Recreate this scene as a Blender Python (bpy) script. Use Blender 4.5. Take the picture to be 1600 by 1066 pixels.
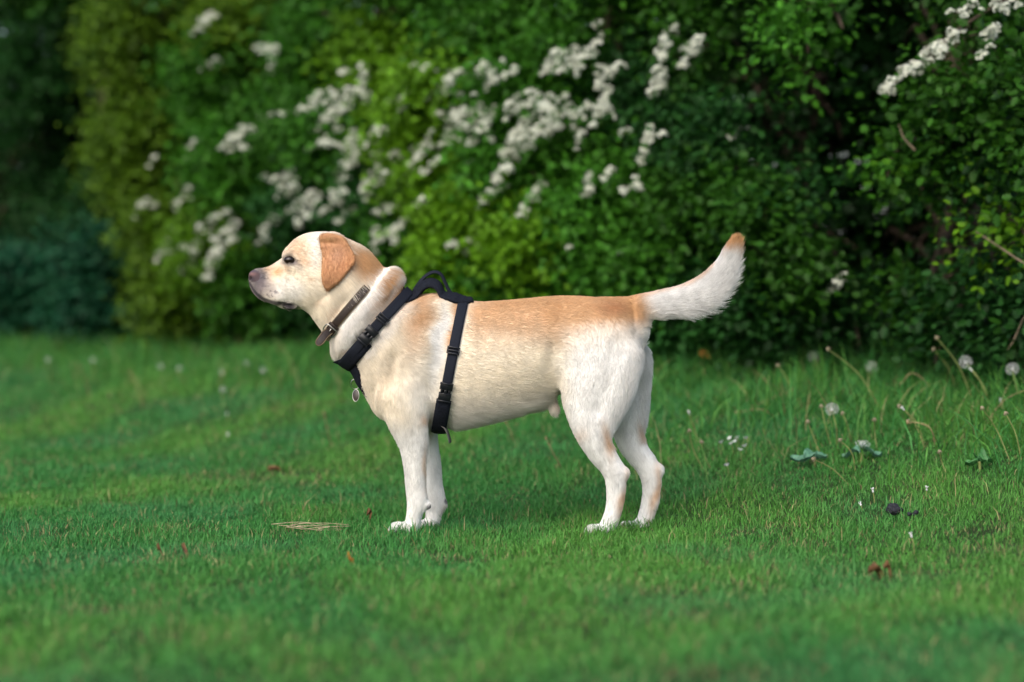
import bpy, math, random
import numpy as np

# ------------------------------------------------------------------ scene, camera, light
scene = bpy.context.scene
for o in list(bpy.data.objects):
    bpy.data.objects.remove(o, do_unlink=True)
rng = np.random.default_rng(7)
random.seed(7)

CAM_D, CAM_H, F_PX, HORIZON = 5.9, 0.60, 85.0 / 36.0 * 1600.0, 446.0
cam_data = bpy.data.cameras.new('camera')
cam_data.lens = 85.0
cam_data.sensor_width = 36.0
cam_data.shift_y = -(533.0 - HORIZON) / 1600.0
cam_data.clip_start, cam_data.clip_end = 0.1, 2000.0
cam_data.dof.use_dof = True
cam_data.dof.focus_distance = CAM_D - 0.06
cam_data.dof.aperture_fstop = 1.75
camera = bpy.data.objects.new('camera', cam_data)
camera.location = (0.0, -CAM_D, CAM_H)
camera.rotation_euler = (math.radians(90), 0, 0)
scene.collection.objects.link(camera)
scene.camera = camera

SUN_ELEV, SUN_AZ = math.radians(41), math.radians(207)     # azimuth clockwise from +Y: behind the camera, a little to the left
world = bpy.data.worlds.new('World')
scene.world = world
world.use_nodes = True
wn = world.node_tree
sky = wn.nodes.new('ShaderNodeTexSky')
sky.sky_type = 'NISHITA'
sky.sun_disc = False
sky.sun_elevation = SUN_ELEV
sky.sun_rotation = SUN_AZ
sky.air_density, sky.dust_density, sky.ozone_density = 1.0, 4.0, 1.2
wn.links.new(sky.outputs['Color'], wn.nodes['Background'].inputs['Color'])
wn.nodes['Background'].inputs['Strength'].default_value = 0.15

sun_data = bpy.data.lights.new('sun', 'SUN')
sun_data.energy = 1.35
sun_data.angle = math.radians(75)
sun_data.color = (1.0, 0.975, 0.94)
sun = bpy.data.objects.new('sun', sun_data)
sd = (math.sin(SUN_AZ) * math.cos(SUN_ELEV), math.cos(SUN_AZ) * math.cos(SUN_ELEV), math.sin(SUN_ELEV))
import mathutils
sun.rotation_euler = mathutils.Vector(sd).to_track_quat('Z', 'Y').to_euler()
sun.location = (-3, -6, 8)
scene.collection.objects.link(sun)

vs = scene.view_settings
vs.view_transform, vs.look, vs.gamma = 'Standard', 'None', 1.0
vs.exposure = 0.66
scene.render.engine = 'CYCLES'
scene.cycles.use_denoising = True
scene.cycles.max_bounces = 8
scene.cycles.transparent_max_bounces = 8

# ------------------------------------------------------------------ helpers
COL = scene.collection

def P(px, py, y=0.0):
    """world point seen at a photograph pixel, at world depth y"""
    d = y + CAM_D
    return np.array([(px - 800.0) / F_PX * d, y, CAM_H - (py - HORIZON) / F_PX * d])

def link(o, parent=None):
    COL.objects.link(o)
    if parent is not None:
        o.parent = parent
    return o

def tag(o, label, cat=None, group=None, kind=None):
    if label: o['label'] = label
    if cat: o['category'] = cat
    if group: o['group'] = group
    if kind: o['kind'] = kind
    return o

def empty(name, loc, label, cat, group=None):
    o = bpy.data.objects.new(name, None)
    o.location = [float(v) for v in loc]
    o.empty_display_size = 0.05
    COL.objects.link(o)
    return tag(o, label, cat, group)

def mesh_np(name, verts, faces, mat=None, smooth=True, cols=None):
    """faces: (n,k) int array, or list of lists"""
    verts = np.asarray(verts, np.float32)
    me = bpy.data.meshes.new(name)
    me.vertices.add(len(verts))
    me.vertices.foreach_set('co', verts.ravel())
    if isinstance(faces, np.ndarray):
        n, k = faces.shape
        me.loops.add(n * k)
        me.loops.foreach_set('vertex_index', faces.astype(np.int32).ravel())
        me.polygons.add(n)
        me.polygons.foreach_set('loop_start', (np.arange(n) * k).astype(np.int32))
    else:
        flat = [i for f in faces for i in f]
        me.loops.add(len(flat))
        me.loops.foreach_set('vertex_index', np.array(flat, np.int32))
        me.polygons.add(len(faces))
        st = np.cumsum([0] + [len(f) for f in faces[:-1]]).astype(np.int32)
        me.polygons.foreach_set('loop_start', st)
    me.polygons.foreach_set('use_smooth', np.full(len(me.polygons), smooth))
    me.update(calc_edges=True)
    me.validate()
    if cols is not None:
        a = me.attributes.new('col', 'FLOAT_COLOR', 'POINT')
        c = np.ones((len(verts), 4), np.float32)
        c[:, :3] = cols
        a.data.foreach_set('color', c.ravel())
    if mat is not None:
        me.materials.append(mat)
    return me

def obj(name, me, parent=None, loc=None):
    o = bpy.data.objects.new(name, me)
    link(o, parent)
    if loc is not None:
        o.location = [float(v) for v in loc]
    return o

def local(o_parent, pts):
    return np.asarray(pts) - np.array(o_parent.location)

def srgb(r, g, b):
    f = lambda c: (c / 255 / 12.92) if c / 255 <= 0.04045 else ((c / 255 + 0.055) / 1.055) ** 2.4
    return np.array([f(r), f(g), f(b)])

def material(name, color=(0.5, 0.5, 0.5), rough=0.7, spec=0.4, metal=0.0, attr=None, noise=None, bump=None, translucent=0.0, sheen=0.0):
    m = bpy.data.materials.new(name)
    m.use_nodes = True
    nt = m.node_tree
    b = nt.nodes['Principled BSDF']
    b.inputs['Roughness'].default_value = rough
    b.inputs['Specular IOR Level'].default_value = spec
    b.inputs['Metallic'].default_value = metal
    if sheen:
        b.inputs['Sheen Weight'].default_value = sheen
    src = None
    if attr:
        at = nt.nodes.new('ShaderNodeAttribute'); at.attribute_name = attr
        src = at.outputs['Color']
    else:
        rgb = nt.nodes.new('ShaderNodeRGB'); rgb.outputs[0].default_value = (*color, 1)
        src = rgb.outputs[0]
    if noise:                                        # (scale, low, high): multiplies the colour
        tc = nt.nodes.new('ShaderNodeTexCoord')
        nz = nt.nodes.new('ShaderNodeTexNoise'); nz.inputs['Scale'].default_value = noise[0]; nz.inputs['Detail'].default_value = 5
        nt.links.new(tc.outputs['Object'], nz.inputs['Vector'])
        mr = nt.nodes.new('ShaderNodeMapRange')
        mr.inputs['From Min'].default_value, mr.inputs['From Max'].default_value = 0.3, 0.7
        mr.inputs['To Min'].default_value, mr.inputs['To Max'].default_value = noise[1], noise[2]
        nt.links.new(nz.outputs['Fac'], mr.inputs['Value'])
        mx = nt.nodes.new('ShaderNodeMix'); mx.data_type = 'RGBA'; mx.blend_type = 'MULTIPLY'; mx.inputs['Factor'].default_value = 1
        nt.links.new(src, mx.inputs['A']); nt.links.new(mr.outputs['Result'], mx.inputs['B'])
        src = mx.outputs['Result']
    nt.links.new(src, b.inputs['Base Color'])
    if bump:                                         # (scale, strength, distance)
        tc = nt.nodes.new('ShaderNodeTexCoord')
        nz = nt.nodes.new('ShaderNodeTexNoise'); nz.inputs['Scale'].default_value = bump[0]; nz.inputs['Detail'].default_value = 4
        nt.links.new(tc.outputs['Object'], nz.inputs['Vector'])
        bp = nt.nodes.new('ShaderNodeBump'); bp.inputs['Strength'].default_value = bump[1]; bp.inputs['Distance'].default_value = bump[2]
        nt.links.new(nz.outputs['Fac'], bp.inputs['Height'])
        nt.links.new(bp.outputs['Normal'], b.inputs['Normal'])
    if translucent:
        tr = nt.nodes.new('ShaderNodeBsdfTranslucent')
        nt.links.new(src, tr.inputs['Color'])
        ms = nt.nodes.new('ShaderNodeMixShader'); ms.inputs[0].default_value = translucent
        nt.links.new(b.outputs[0], ms.inputs[1]); nt.links.new(tr.outputs[0], ms.inputs[2])
        nt.links.new(ms.outputs[0], nt.nodes['Material Output'].inputs['Surface'])
    return m

def catmull(pts, n):
    """resample rows of pts with a Catmull-Rom spline, n samples per span"""
    pts = np.asarray(pts, float)
    q = np.vstack([2 * pts[0] - pts[1], pts, 2 * pts[-1] - pts[-2]])
    out = []
    for i in range(len(pts) - 1):
        p0, p1, p2, p3 = q[i:i + 4]
        for t in np.arange(n) / n:
            out.append(0.5 * ((2 * p1) + (p2 - p0) * t + (2 * p0 - 5 * p1 + 4 * p2 - p3) * t * t + (3 * p1 - p0 - 3 * p2 + p3) * t ** 3))
    out.append(pts[-1])
    return np.array(out)

def tube(path, radii, sides=8, cap=True, flat=None):
    """verts, faces of a round tube along path (n,3)"""
    path = np.asarray(path, float); n = len(path)
    radii = np.broadcast_to(np.asarray(radii, float), (n,))
    tan = np.gradient(path, axis=0); tan /= np.linalg.norm(tan, axis=1)[:, None] + 1e-12
    ref = np.array([0.0, 1, 0]) if abs(tan[0][1]) < 0.9 else np.array([1.0, 0, 0])
    V = []; u = np.cross(tan[0], ref); u /= np.linalg.norm(u)
    for i in range(n):
        u = u - tan[i] * np.dot(u, tan[i]); u /= np.linalg.norm(u)
        w = np.cross(tan[i], u)
        a = np.arange(sides) / sides * 2 * np.pi
        V.append(path[i] + radii[i] * (np.cos(a)[:, None] * u + np.sin(a)[:, None] * w))
    V = np.vstack(V)
    Fs = []
    for i in range(n - 1):
        for j in range(sides):
            k = (j + 1) % sides
            Fs.append([i * sides + j, i * sides + k, (i + 1) * sides + k, (i + 1) * sides + j])
    if cap:
        Fs.append(list(range(sides))[::-1]); Fs.append([(n - 1) * sides + j for j in range(sides)])
    return V, Fs

def merge(*parts):
    V, Fs, o = [], [], 0
    for v, f in parts:
        V.append(np.asarray(v, float)); Fs += [[i + o for i in q] for q in f]; o += len(v)
    return np.vstack(V), Fs

def noise3(p, s, seed=0):
    """cheap smooth value noise in [-1,1] from sines"""
    r = np.random.default_rng(seed)
    out = 0
    for k in range(6):
        d = r.normal(size=3); d /= np.linalg.norm(d)
        out = out + np.sin((p @ d) * s * (0.6 + 0.25 * k) + r.uniform(0, 6.28))
    return out / 3.2

# ------------------------------------------------------------------ terrain
def hedge_s(x, y):
    """distance in front of the hedge line, on the lawn side (m)"""
    return (1.4 + (1.55 - x) * 1.3256 - y) / 1.6605

def sstep(a, b, v):
    t = np.clip((v - a) / (b - a), 0, 1)
    return t * t * (3 - 2 * t)

def gz(x, y):
    x = np.asarray(x, float); y = np.asarray(y, float)
    s = hedge_s(x, y)
    z = 0.28 * sstep(2.0, -0.1, s)
    rough = sstep(0.25, 1.2, np.abs(y) + np.abs(x) * 0.3)
    z = z + rough * (0.010 * np.sin(x * 2.1 + 0.7 * y) * np.sin(y * 1.7 + 0.4) + 0.005 * np.sin(x * 5.3 + 1.3) * np.sin(y * 4.1 - x))
    return z

def ground_hit(px, py):
    for d in np.arange(2.5, 16, 0.01):
        p = P(px, py, d - CAM_D)
        if p[2] <= gz(p[0], p[1]):
            return np.array([p[0], p[1], float(gz(p[0], p[1]))])
    return P(px, py, 8.0)

def hedge_depth(px):
    """world y of the hedge line seen in column px"""
    return 9.3547 / (1 + 1.3256 * (px - 800) / F_PX) - CAM_D
FUR_N = 230000
GRASS_TRY = 2300000
LEAF_SCALE = .77
# ------------------------------------------------------------------ ground
m_soil = material('turf_soil', (.026, .050, .016), rough=.95, spec=.1, noise=(3.0, .6, 1.5))
xs = np.concatenate([-np.geomspace(400, 6, 22), np.arange(-5.5, 5.6, .14), np.geomspace(6, 400, 22)])
ys = np.concatenate([-np.geomspace(400, 8, 20), np.arange(-7.5, 12.1, .14), np.geomspace(13, 400, 22)])
X, Y = np.meshgrid(xs, ys, indexing='ij')
Z = gz(X, Y) - 0.004
nx_, ny_ = X.shape
idx = np.arange(nx_ * ny_).reshape(nx_, ny_)
Q = np.stack([idx[:-1, :-1], idx[1:, :-1], idx[1:, 1:], idx[:-1, 1:]], -1).reshape(-1, 4)
ground = obj('ground', mesh_np('ground', np.stack([X, Y, Z], -1).reshape(-1, 3), Q, m_soil))
ground['kind'] = 'structure'

# ------------------------------------------------------------------ lawn grass (uncountable: one object)
def blades(n_try, xr, yr, dens_fn, seed):
    r = np.random.default_rng(seed)
    x = r.uniform(*xr, n_try); y = r.uniform(*yr, n_try)
    k = r.random(n_try) < dens_fn(x, y)
    return x[k], y[k]

def grass_mesh(name, x, y, h, w, lean, col, mat, seed, segs=2):
    r = np.random.default_rng(seed); n = len(x)
    base = np.stack([x, y, gz(x, y) - .004], 1)
    a = r.uniform(0, 2 * np.pi, n); d = np.stack([np.cos(a), np.sin(a), 0 * a], 1); sd_ = np.stack([-np.sin(a), np.cos(a), 0 * a], 1)
    tw = r.uniform(-1, 1, n)[:, None]; sd_ = sd_ * np.cos(tw) + d * np.sin(tw)
    if segs == 2:
        t = [(0, 1.0), (.55, .85), (1.0, 0)]
    else:
        t = [(0, 1.0), (.35, .95), (.7, .7), (1.0, 0)]
    rows = []
    for q, ww in t:
        c = base + np.array([0, 0, 1.0]) * (h * (q - .28 * lean * q * q))[:, None] + d * (h * lean * q * q)[:, None]
        if ww > 0:
            rows += [c - sd_ * (w * ww / 2)[:, None], c + sd_ * (w * ww / 2)[:, None]]
        else:
            rows.append(c)
    V = np.stack(rows, 1); m = V.shape[1]
    o = (np.arange(n) * m)[:, None]
    tri = []
    for i in range(len(t) - 2):
        tri += [[2 * i, 2 * i + 1, 2 * i + 3], [2 * i, 2 * i + 3, 2 * i + 2]]
    tri.append([2 * (len(t) - 2), 2 * (len(t) - 2) + 1, m - 1])
    Fs = (o[:, None, :] + np.array(tri)[None]).reshape(-1, 3)
    C = np.repeat(col[:, None, :], m, 1)
    return mesh_np(name, V.reshape(-1, 3), Fs, mat, cols=C.reshape(-1, 3))

m_grass = material('grass_blade', attr='col', rough=.5, spec=.2, translucent=.30)
def dist(x, y): return np.hypot(x, y + CAM_D)
def in_view(x, y, m=.35):
    d = y + CAM_D
    return np.abs(x) < .212 * d + m
BARE = [(ground_hit(410, 746), .26, .10), (ground_hit(190, 878), .20, .06), (ground_hit(300, 872), .10, .04), (ground_hit(640, 868), .06, .03), (ground_hit(470, 831), .10, .03), (ground_hit(1372, 905), .06, .025), (ground_hit(1420, 900), .10, .04)]
rp_ = np.random.default_rng(404)
for _ in range(26):
    yy = rp_.uniform(-2.4, 3.5); xx = rp_.uniform(-.21, .21) * (yy + CAM_D)
    BARE.append((np.array([xx, yy, 0]), rp_.uniform(.05, .16), rp_.uniform(.04, .09)))
def bare_at(x, y):
    b = np.zeros(len(x))
    for c, rx, ry in BARE:
        b = np.maximum(b, np.exp(-((x - c[0]) / rx) ** 2 - ((y - c[1]) / ry) ** 2))
    return b
def density(x, y):
    d = dist(x, y)
    f = np.interp(d, [2.8, 4.2, 5.2, 6.6, 8.0, 10, 13, 16], [.42, .70, 1.0, 1.0, .55, .34, .22, .12])
    f = f * np.where(in_view(x, y), 1.0, .12) * (hedge_s(x, y) > -.5)
    return f * (1 - .68 * bare_at(x, y)) * (.75 + .25 * noise3(np.stack([x, y, 0 * x], 1), 7, 5))
gx, gy = blades(int(GRASS_TRY), (-3.6, 2.6), (-3.2, 8.2), density, 21)
r = np.random.default_rng(22)
gs = hedge_s(gx, gy); P3 = np.stack([gx, gy, 0 * gx], 1)
patch = noise3(P3, 4.0, 31); patch2 = noise3(P3, 13, 32); tuft = noise3(P3, 38, 33)
h = .0205 * (1 + .25 * patch2 + .35 * tuft) * r.uniform(.5, 1.3, len(gx)) * np.where(r.random(len(gx)) < .06, 1.8, 1.0)
for fx_, fy_ in ((632, -.10), (660, .05), (940, -.10), (990, .05)):
    h *= 1 + .95 * np.exp(-((gx - (fx_ - 800) / 640) / .08) ** 2 - ((gy - fy_ + .02) / .06) ** 2)
h *= 1 + 1.5 * sstep(.95, .15, gs) * r.uniform(.3, 1.3, len(gx))
h = np.clip(h, .010, .22)
w = r.uniform(.0013, .0027, len(gx)) * np.interp(dist(gx, gy), [3, 6, 10, 13], [1.15, 1.0, 1.7, 2.2])
lean = np.clip(r.normal(.62, .32, len(gx)), .05, 1.5)
G1, G2, G3, G4 = np.array([.054, .225, .050]), np.array([.095, .275, .046]), np.array([.056, .225, .074]), np.array([.34, .31, .14])
m1 = sstep(-.5, .9, patch + .4 * patch2)[:, None]; col = G1 * (1 - m1) + G2 * m1
m2 = (sstep(.1, .9, noise3(P3, 6.5, 35)) * .55)[:, None]; col = col * (1 - m2) + G3 * m2  # bluish G3 patches: sky sheen of the blades put into their colour
dry = (r.random(len(gx)) < .06 + .04 * patch2.clip(0) + .25 * bare_at(gx, gy)); col[dry] = G4 * r.uniform(.5, 1.1, (dry.sum(), 1))
col *= r.uniform(.70, 1.25, (len(gx), 1))
print('grass blades', len(gx))
lawn = obj('lawn_grass', grass_mesh('lawn_grass', gx, gy, h, w, lean, col, m_grass, 23))
tag(lawn, 'short green grass of the mown lawn', 'grass', kind='stuff')

# longer rough grass on the bank under the hedge
def dens_long(x, y):
    s_ = hedge_s(x, y)
    return np.exp(-((s_ - .15) / np.where(x > .4, .50, .38)) ** 2) * in_view(x, y, .5) * np.where(x > -.2, .8, 1.0) * np.interp(dist(x, y), [7, 13], [1, .7])
lx, ly = blades(240000, (-3.6, 2.4), (-.5, 8.0), dens_long, 41)
r = np.random.default_rng(42)
lh = r.uniform(.06, .20, len(lx)) * np.where(lx > .4, 1.25, 1.0) * (.75 + .35 * noise3(np.stack([lx, ly, 0 * lx], 1), 6, 43)) * np.where(lx > -.2, 1.0, 1.15); lh = np.clip(lh, .05, .3)
lw = r.uniform(.0025, .0045, len(lx)); ll = np.clip(r.normal(.9, .4, len(lx)), .1, 1.8)
lc = np.where(r.random((len(lx), 1)) < .5, G1, G2) * r.uniform(.6, 1.1, (len(lx), 1)); dry = r.random(len(lx)) < .05; lc[dry] = G4 * .8
print('long blades', len(lx))
long_grass = obj('long_grass', grass_mesh('long_grass', lx, ly, lh, lw, ll, lc, m_grass, 44, segs=3))
tag(long_grass, 'longer rough grass on the bank under the hedge', 'grass', kind='stuff')

# ------------------------------------------------------------------ hedge
def rot_from(z_dir, up_roll):
    """(n,3,3) frames: columns x (leaf axis), y (across), z (normal)"""
    x = z_dir / np.linalg.norm(z_dir, axis=1)[:, None]
    y = np.cross(up_roll, x); y /= np.linalg.norm(y, axis=1)[:, None] + 1e-9
    z = np.cross(x, y)
    return np.stack([x, y, z], 2)

LEAF_SIMPLE = (np.array([(0, 0, 0), (.45, .36, .07), (1, 0, -.06), (.45, -.36, .07), (.5, 0, 0)], float), np.array([(0, 4, 1), (4, 2, 1), (0, 3, 4), (4, 3, 2)]))
ho = [(.0, 0), (.16, .10), (.34, .40), (.44, .20), (.60, .42), (.68, .18), (.84, .26), (1.0, 0)]
lv = [(x, y, .16 * abs(y)) for x, y in ho] + [(x, -y, .16 * abs(y)) for x, y in ho[1:-1]] + [(.45, 0, 0)]
cen = len(lv) - 1
lf = [(cen, i + 1, i) for i in range(7)]
botm = [0] + list(range(8, 14)) + [7]
lf += [(cen, botm[i], botm[i + 1]) for i in range(7)]
LEAF_LOBED = (np.array(lv), np.array(lf))
ov = [(0, 0), (.12, .16), (.35, .34), (.62, .30), (.86, .14), (1.0, 0)]
lv = [(x, y, .2 * abs(y) - .15 * x * x) for x, y in ov] + [(x, -y, .2 * abs(y) - .15 * x * x) for x, y in ov[1:-1]] + [(.45, 0, -.03)]
cen = len(lv) - 1
lf = [(cen, i + 1, i) for i in range(5)]; botm = [0] + list(range(6, 10)) + [5]
lf += [(cen, botm[i], botm[i + 1]) for i in range(5)]
LEAF_OVAL = (np.array(lv), np.array(lf))

def leaf_cloud(centres, radii, counts, tint, size, seed, out_dir, shape=LEAF_SIMPLE, per=8, droop=.35):
    """leaves on small twigs inside ellipsoidal boughs. returns pos, frames, size, colour"""
    r = np.random.default_rng(seed)
    pos, fr, sz, cl, flag = [], [], [], [], []
    for c, rad, n, tn, s0 in zip(centres, radii, counts, tint, size):
        ns = max(int(n / per), 1)
        u = r.normal(size=(ns, 3)); u /= np.linalg.norm(u, axis=1)[:, None]
        tw = c + u * rad * (r.random((ns, 1)) ** .5) * .9
        tdir = u * .6 + out_dir * .7 + np.array([0, 0, -droop]) + r.normal(size=(ns, 3)) * .45
        tdir /= np.linalg.norm(tdir, axis=1)[:, None]
        tl = r.uniform(.12, .30, ns); shade = r.normal(1.0, .14, ns)
        k = np.arange(per) / per
        p = tw[:, None, :] + tdir[:, None, :] * (tl[:, None] * k)[:, :, None]
        sidea = r.uniform(0, 2 * np.pi, (ns, 1)) + np.arange(per)[None] * 2.4
        ref = np.cross(tdir, np.array([.3, .2, 1.0])); ref /= np.linalg.norm(ref, axis=1)[:, None]; ref2 = np.cross(tdir, ref)
        ld = tdir[:, None] * .5 + ref[:, None] * np.cos(sidea)[:, :, None] + ref2[:, None] * np.sin(sidea)[:, :, None] * .6
        ld = ld + r.normal(size=ld.shape) * .2 + np.array([0, 0, -.15])
        p = p + ld * .012
        nrm = np.array([0, 0, 1.0]) + out_dir * .55 + r.normal(size=ld.shape) * .45
        flag.append(np.full(ns * per, s0 < .0475 or s0 > .0475 and False)); pos.append(p.reshape(-1, 3)); fr.append(rot_from(ld.reshape(-1, 3), nrm.reshape(-1, 3)))
        sz.append((s0 * r.uniform(.6, 1.15, (ns, per)) * (1 - .35 * k ** 2)).ravel())
        young = (k ** 2)[None, :, None]
        cc = np.asarray(tn)[None, None] * shade[:, None, None] * (1 + young * np.array([.55, .38, .05])) * r.normal(1, .10, (ns, per, 1))
        cl.append(np.clip(cc.reshape(-1, 3), .002, .6))
    return np.vstack(pos), np.vstack(fr), np.concatenate(sz), np.vstack(cl), np.concatenate(flag)

def leaf_mesh(name, pos, fr, sz, cl, shape, mat, origin):
    tv, tf = shape
    V = pos[:, None, :] + np.einsum('nij,kj->nki', fr, tv) * sz[:, None, None]
    n, k = V.shape[:2]
    Fs = (np.arange(n)[:, None, None] * k + tf[None]).reshape(-1, 3)
    C = np.repeat(cl[:, None], k, 1)
    return mesh_np(name, V.reshape(-1, 3) - origin, Fs, mat, cols=C.reshape(-1, 3), smooth=False)

m_leaf = material('hedge_leaf', attr='col', rough=.5, spec=.16, translucent=.34)
m_bark = material('hawthorn_bark', (.055, .042, .030), rough=.9, spec=.15, noise=(40, .5, 1.5), bump=(60, .6, .004))
OUT = np.array([-1.3256, -1.0, 0.0]) / 1.6605          # from the hedge towards the lawn

LIME = np.array([.072, .185, .007]); MID = np.array([.028, .112, .009]); DEEP = np.array([.011, .052, .010]); OLIVE = np.array([.056, .122, .007]); TEAL = np.array([.009, .062, .030])  # DEEP: dark leaf green that also carries the shade of the hollows

def B(px, py, back, rx, ry, rd, n, tint, size=.048):
    """a bough seen at px,py, standing 'back' metres behind the hedge face; radii in photograph px and metres"""
    y = hedge_depth(px) + back
    s = (y + CAM_D) / F_PX
    return (P(px, py, y), np.array([rx * s, rd, ry * s]) * .72, n, tint, size)

bushes = {}
def bush(key, boughs):
    bushes.setdefault(key, []).extend(boughs)
NL = LEAF_SCALE
# far left dark tree
bush('far', [B(40, 120, .5, 110, 150, .5, 5200, DEEP * 1.2), B(90, 330, .9, 90, 110, .4, 2600, DEEP * .8), B(-80, 250, .3, 110, 200, .5, 3500, DEEP), B(-120, 0, .5, 120, 160, .5, 3000, MID * .8), B(60, -60, .7, 140, 90, .6, 3500, MID * .8)])
# low teal bramble at the left
bush('bramble', [B(60, 430, -.2, 110, 70, .35, 4200, TEAL), B(160, 400, .0, 70, 55, .30, 2200, TEAL * .9), B(150, 480, -.15, 80, 50, .3, 2300, TEAL * .85), B(30, 510, -.25, 90, 40, .3, 2200, TEAL), B(-70, 440, -.2, 90, 80, .4, 2000, TEAL)])
# olive drape, left hawthorn
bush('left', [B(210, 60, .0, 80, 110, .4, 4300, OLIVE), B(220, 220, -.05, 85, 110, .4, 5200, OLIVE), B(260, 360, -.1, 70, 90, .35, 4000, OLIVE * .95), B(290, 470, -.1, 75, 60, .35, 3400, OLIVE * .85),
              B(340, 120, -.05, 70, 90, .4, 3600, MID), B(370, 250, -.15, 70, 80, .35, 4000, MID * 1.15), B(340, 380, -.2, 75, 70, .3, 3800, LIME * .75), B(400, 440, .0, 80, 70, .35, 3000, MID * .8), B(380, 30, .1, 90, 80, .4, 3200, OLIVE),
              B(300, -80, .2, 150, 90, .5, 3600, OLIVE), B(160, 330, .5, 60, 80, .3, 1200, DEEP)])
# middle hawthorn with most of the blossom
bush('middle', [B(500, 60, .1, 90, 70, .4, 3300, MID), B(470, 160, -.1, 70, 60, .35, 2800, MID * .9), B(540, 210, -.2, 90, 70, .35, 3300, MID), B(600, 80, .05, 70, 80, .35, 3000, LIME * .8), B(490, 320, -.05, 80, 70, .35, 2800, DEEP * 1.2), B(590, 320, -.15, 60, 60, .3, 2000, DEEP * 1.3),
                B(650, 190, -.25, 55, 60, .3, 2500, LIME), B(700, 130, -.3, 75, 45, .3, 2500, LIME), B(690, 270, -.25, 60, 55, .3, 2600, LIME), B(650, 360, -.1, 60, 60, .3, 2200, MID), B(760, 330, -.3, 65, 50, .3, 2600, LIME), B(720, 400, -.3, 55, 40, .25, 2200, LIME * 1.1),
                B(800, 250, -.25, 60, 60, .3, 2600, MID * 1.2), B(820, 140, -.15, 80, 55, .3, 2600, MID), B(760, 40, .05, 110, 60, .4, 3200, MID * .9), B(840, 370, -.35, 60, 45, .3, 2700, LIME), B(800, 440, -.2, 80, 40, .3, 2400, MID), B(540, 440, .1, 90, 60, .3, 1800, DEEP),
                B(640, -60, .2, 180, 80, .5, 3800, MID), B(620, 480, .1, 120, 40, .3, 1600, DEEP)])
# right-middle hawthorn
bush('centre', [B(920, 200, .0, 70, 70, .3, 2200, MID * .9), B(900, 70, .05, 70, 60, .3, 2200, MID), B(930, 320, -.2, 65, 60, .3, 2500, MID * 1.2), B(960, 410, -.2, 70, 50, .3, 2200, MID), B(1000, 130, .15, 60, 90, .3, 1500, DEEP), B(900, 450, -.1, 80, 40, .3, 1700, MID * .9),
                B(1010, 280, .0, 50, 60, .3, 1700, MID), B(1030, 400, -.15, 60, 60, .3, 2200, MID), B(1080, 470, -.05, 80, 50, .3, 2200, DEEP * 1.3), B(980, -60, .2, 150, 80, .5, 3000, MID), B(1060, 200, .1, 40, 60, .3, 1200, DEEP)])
# right hawthorn, nearly in focus; dark greens lowered further to carry hedge shade
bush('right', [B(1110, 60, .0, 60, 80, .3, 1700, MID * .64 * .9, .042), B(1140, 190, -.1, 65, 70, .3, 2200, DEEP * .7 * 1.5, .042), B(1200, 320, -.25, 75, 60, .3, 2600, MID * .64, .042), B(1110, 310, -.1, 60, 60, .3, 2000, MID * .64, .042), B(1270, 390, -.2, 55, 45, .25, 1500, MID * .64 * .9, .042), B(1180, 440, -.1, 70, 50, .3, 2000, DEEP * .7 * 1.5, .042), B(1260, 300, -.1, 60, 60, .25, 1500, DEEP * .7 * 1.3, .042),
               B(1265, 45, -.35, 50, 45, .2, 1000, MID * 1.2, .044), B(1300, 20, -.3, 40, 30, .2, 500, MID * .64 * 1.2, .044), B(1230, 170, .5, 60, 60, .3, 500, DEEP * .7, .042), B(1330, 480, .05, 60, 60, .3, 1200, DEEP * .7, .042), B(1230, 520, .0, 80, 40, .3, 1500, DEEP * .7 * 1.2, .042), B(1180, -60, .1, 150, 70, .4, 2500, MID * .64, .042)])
# far right hawthorn, nearest the camera; greens lowered for shade likewise
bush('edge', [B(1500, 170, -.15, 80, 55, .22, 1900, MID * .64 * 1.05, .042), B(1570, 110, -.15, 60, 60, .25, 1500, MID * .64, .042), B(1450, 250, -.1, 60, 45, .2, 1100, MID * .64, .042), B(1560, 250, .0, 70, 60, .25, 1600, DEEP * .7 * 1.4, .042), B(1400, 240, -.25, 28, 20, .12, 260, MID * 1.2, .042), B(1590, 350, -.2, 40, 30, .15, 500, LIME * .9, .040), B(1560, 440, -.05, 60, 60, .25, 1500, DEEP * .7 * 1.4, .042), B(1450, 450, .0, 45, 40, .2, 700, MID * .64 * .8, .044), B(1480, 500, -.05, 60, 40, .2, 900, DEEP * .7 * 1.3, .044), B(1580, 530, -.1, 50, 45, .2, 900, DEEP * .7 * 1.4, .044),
              B(1640, 200, -.2, 70, 150, .3, 2200, MID * .64, .042), B(1660, 450, -.1, 70, 110, .3, 1800, DEEP * .7 * 1.3, .042), B(1560, -60, .0, 130, 70, .35, 2400, MID * .64, .042), B(1550, 10, .0, 60, 40, .25, 700, MID * .64, .042)])

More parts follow.
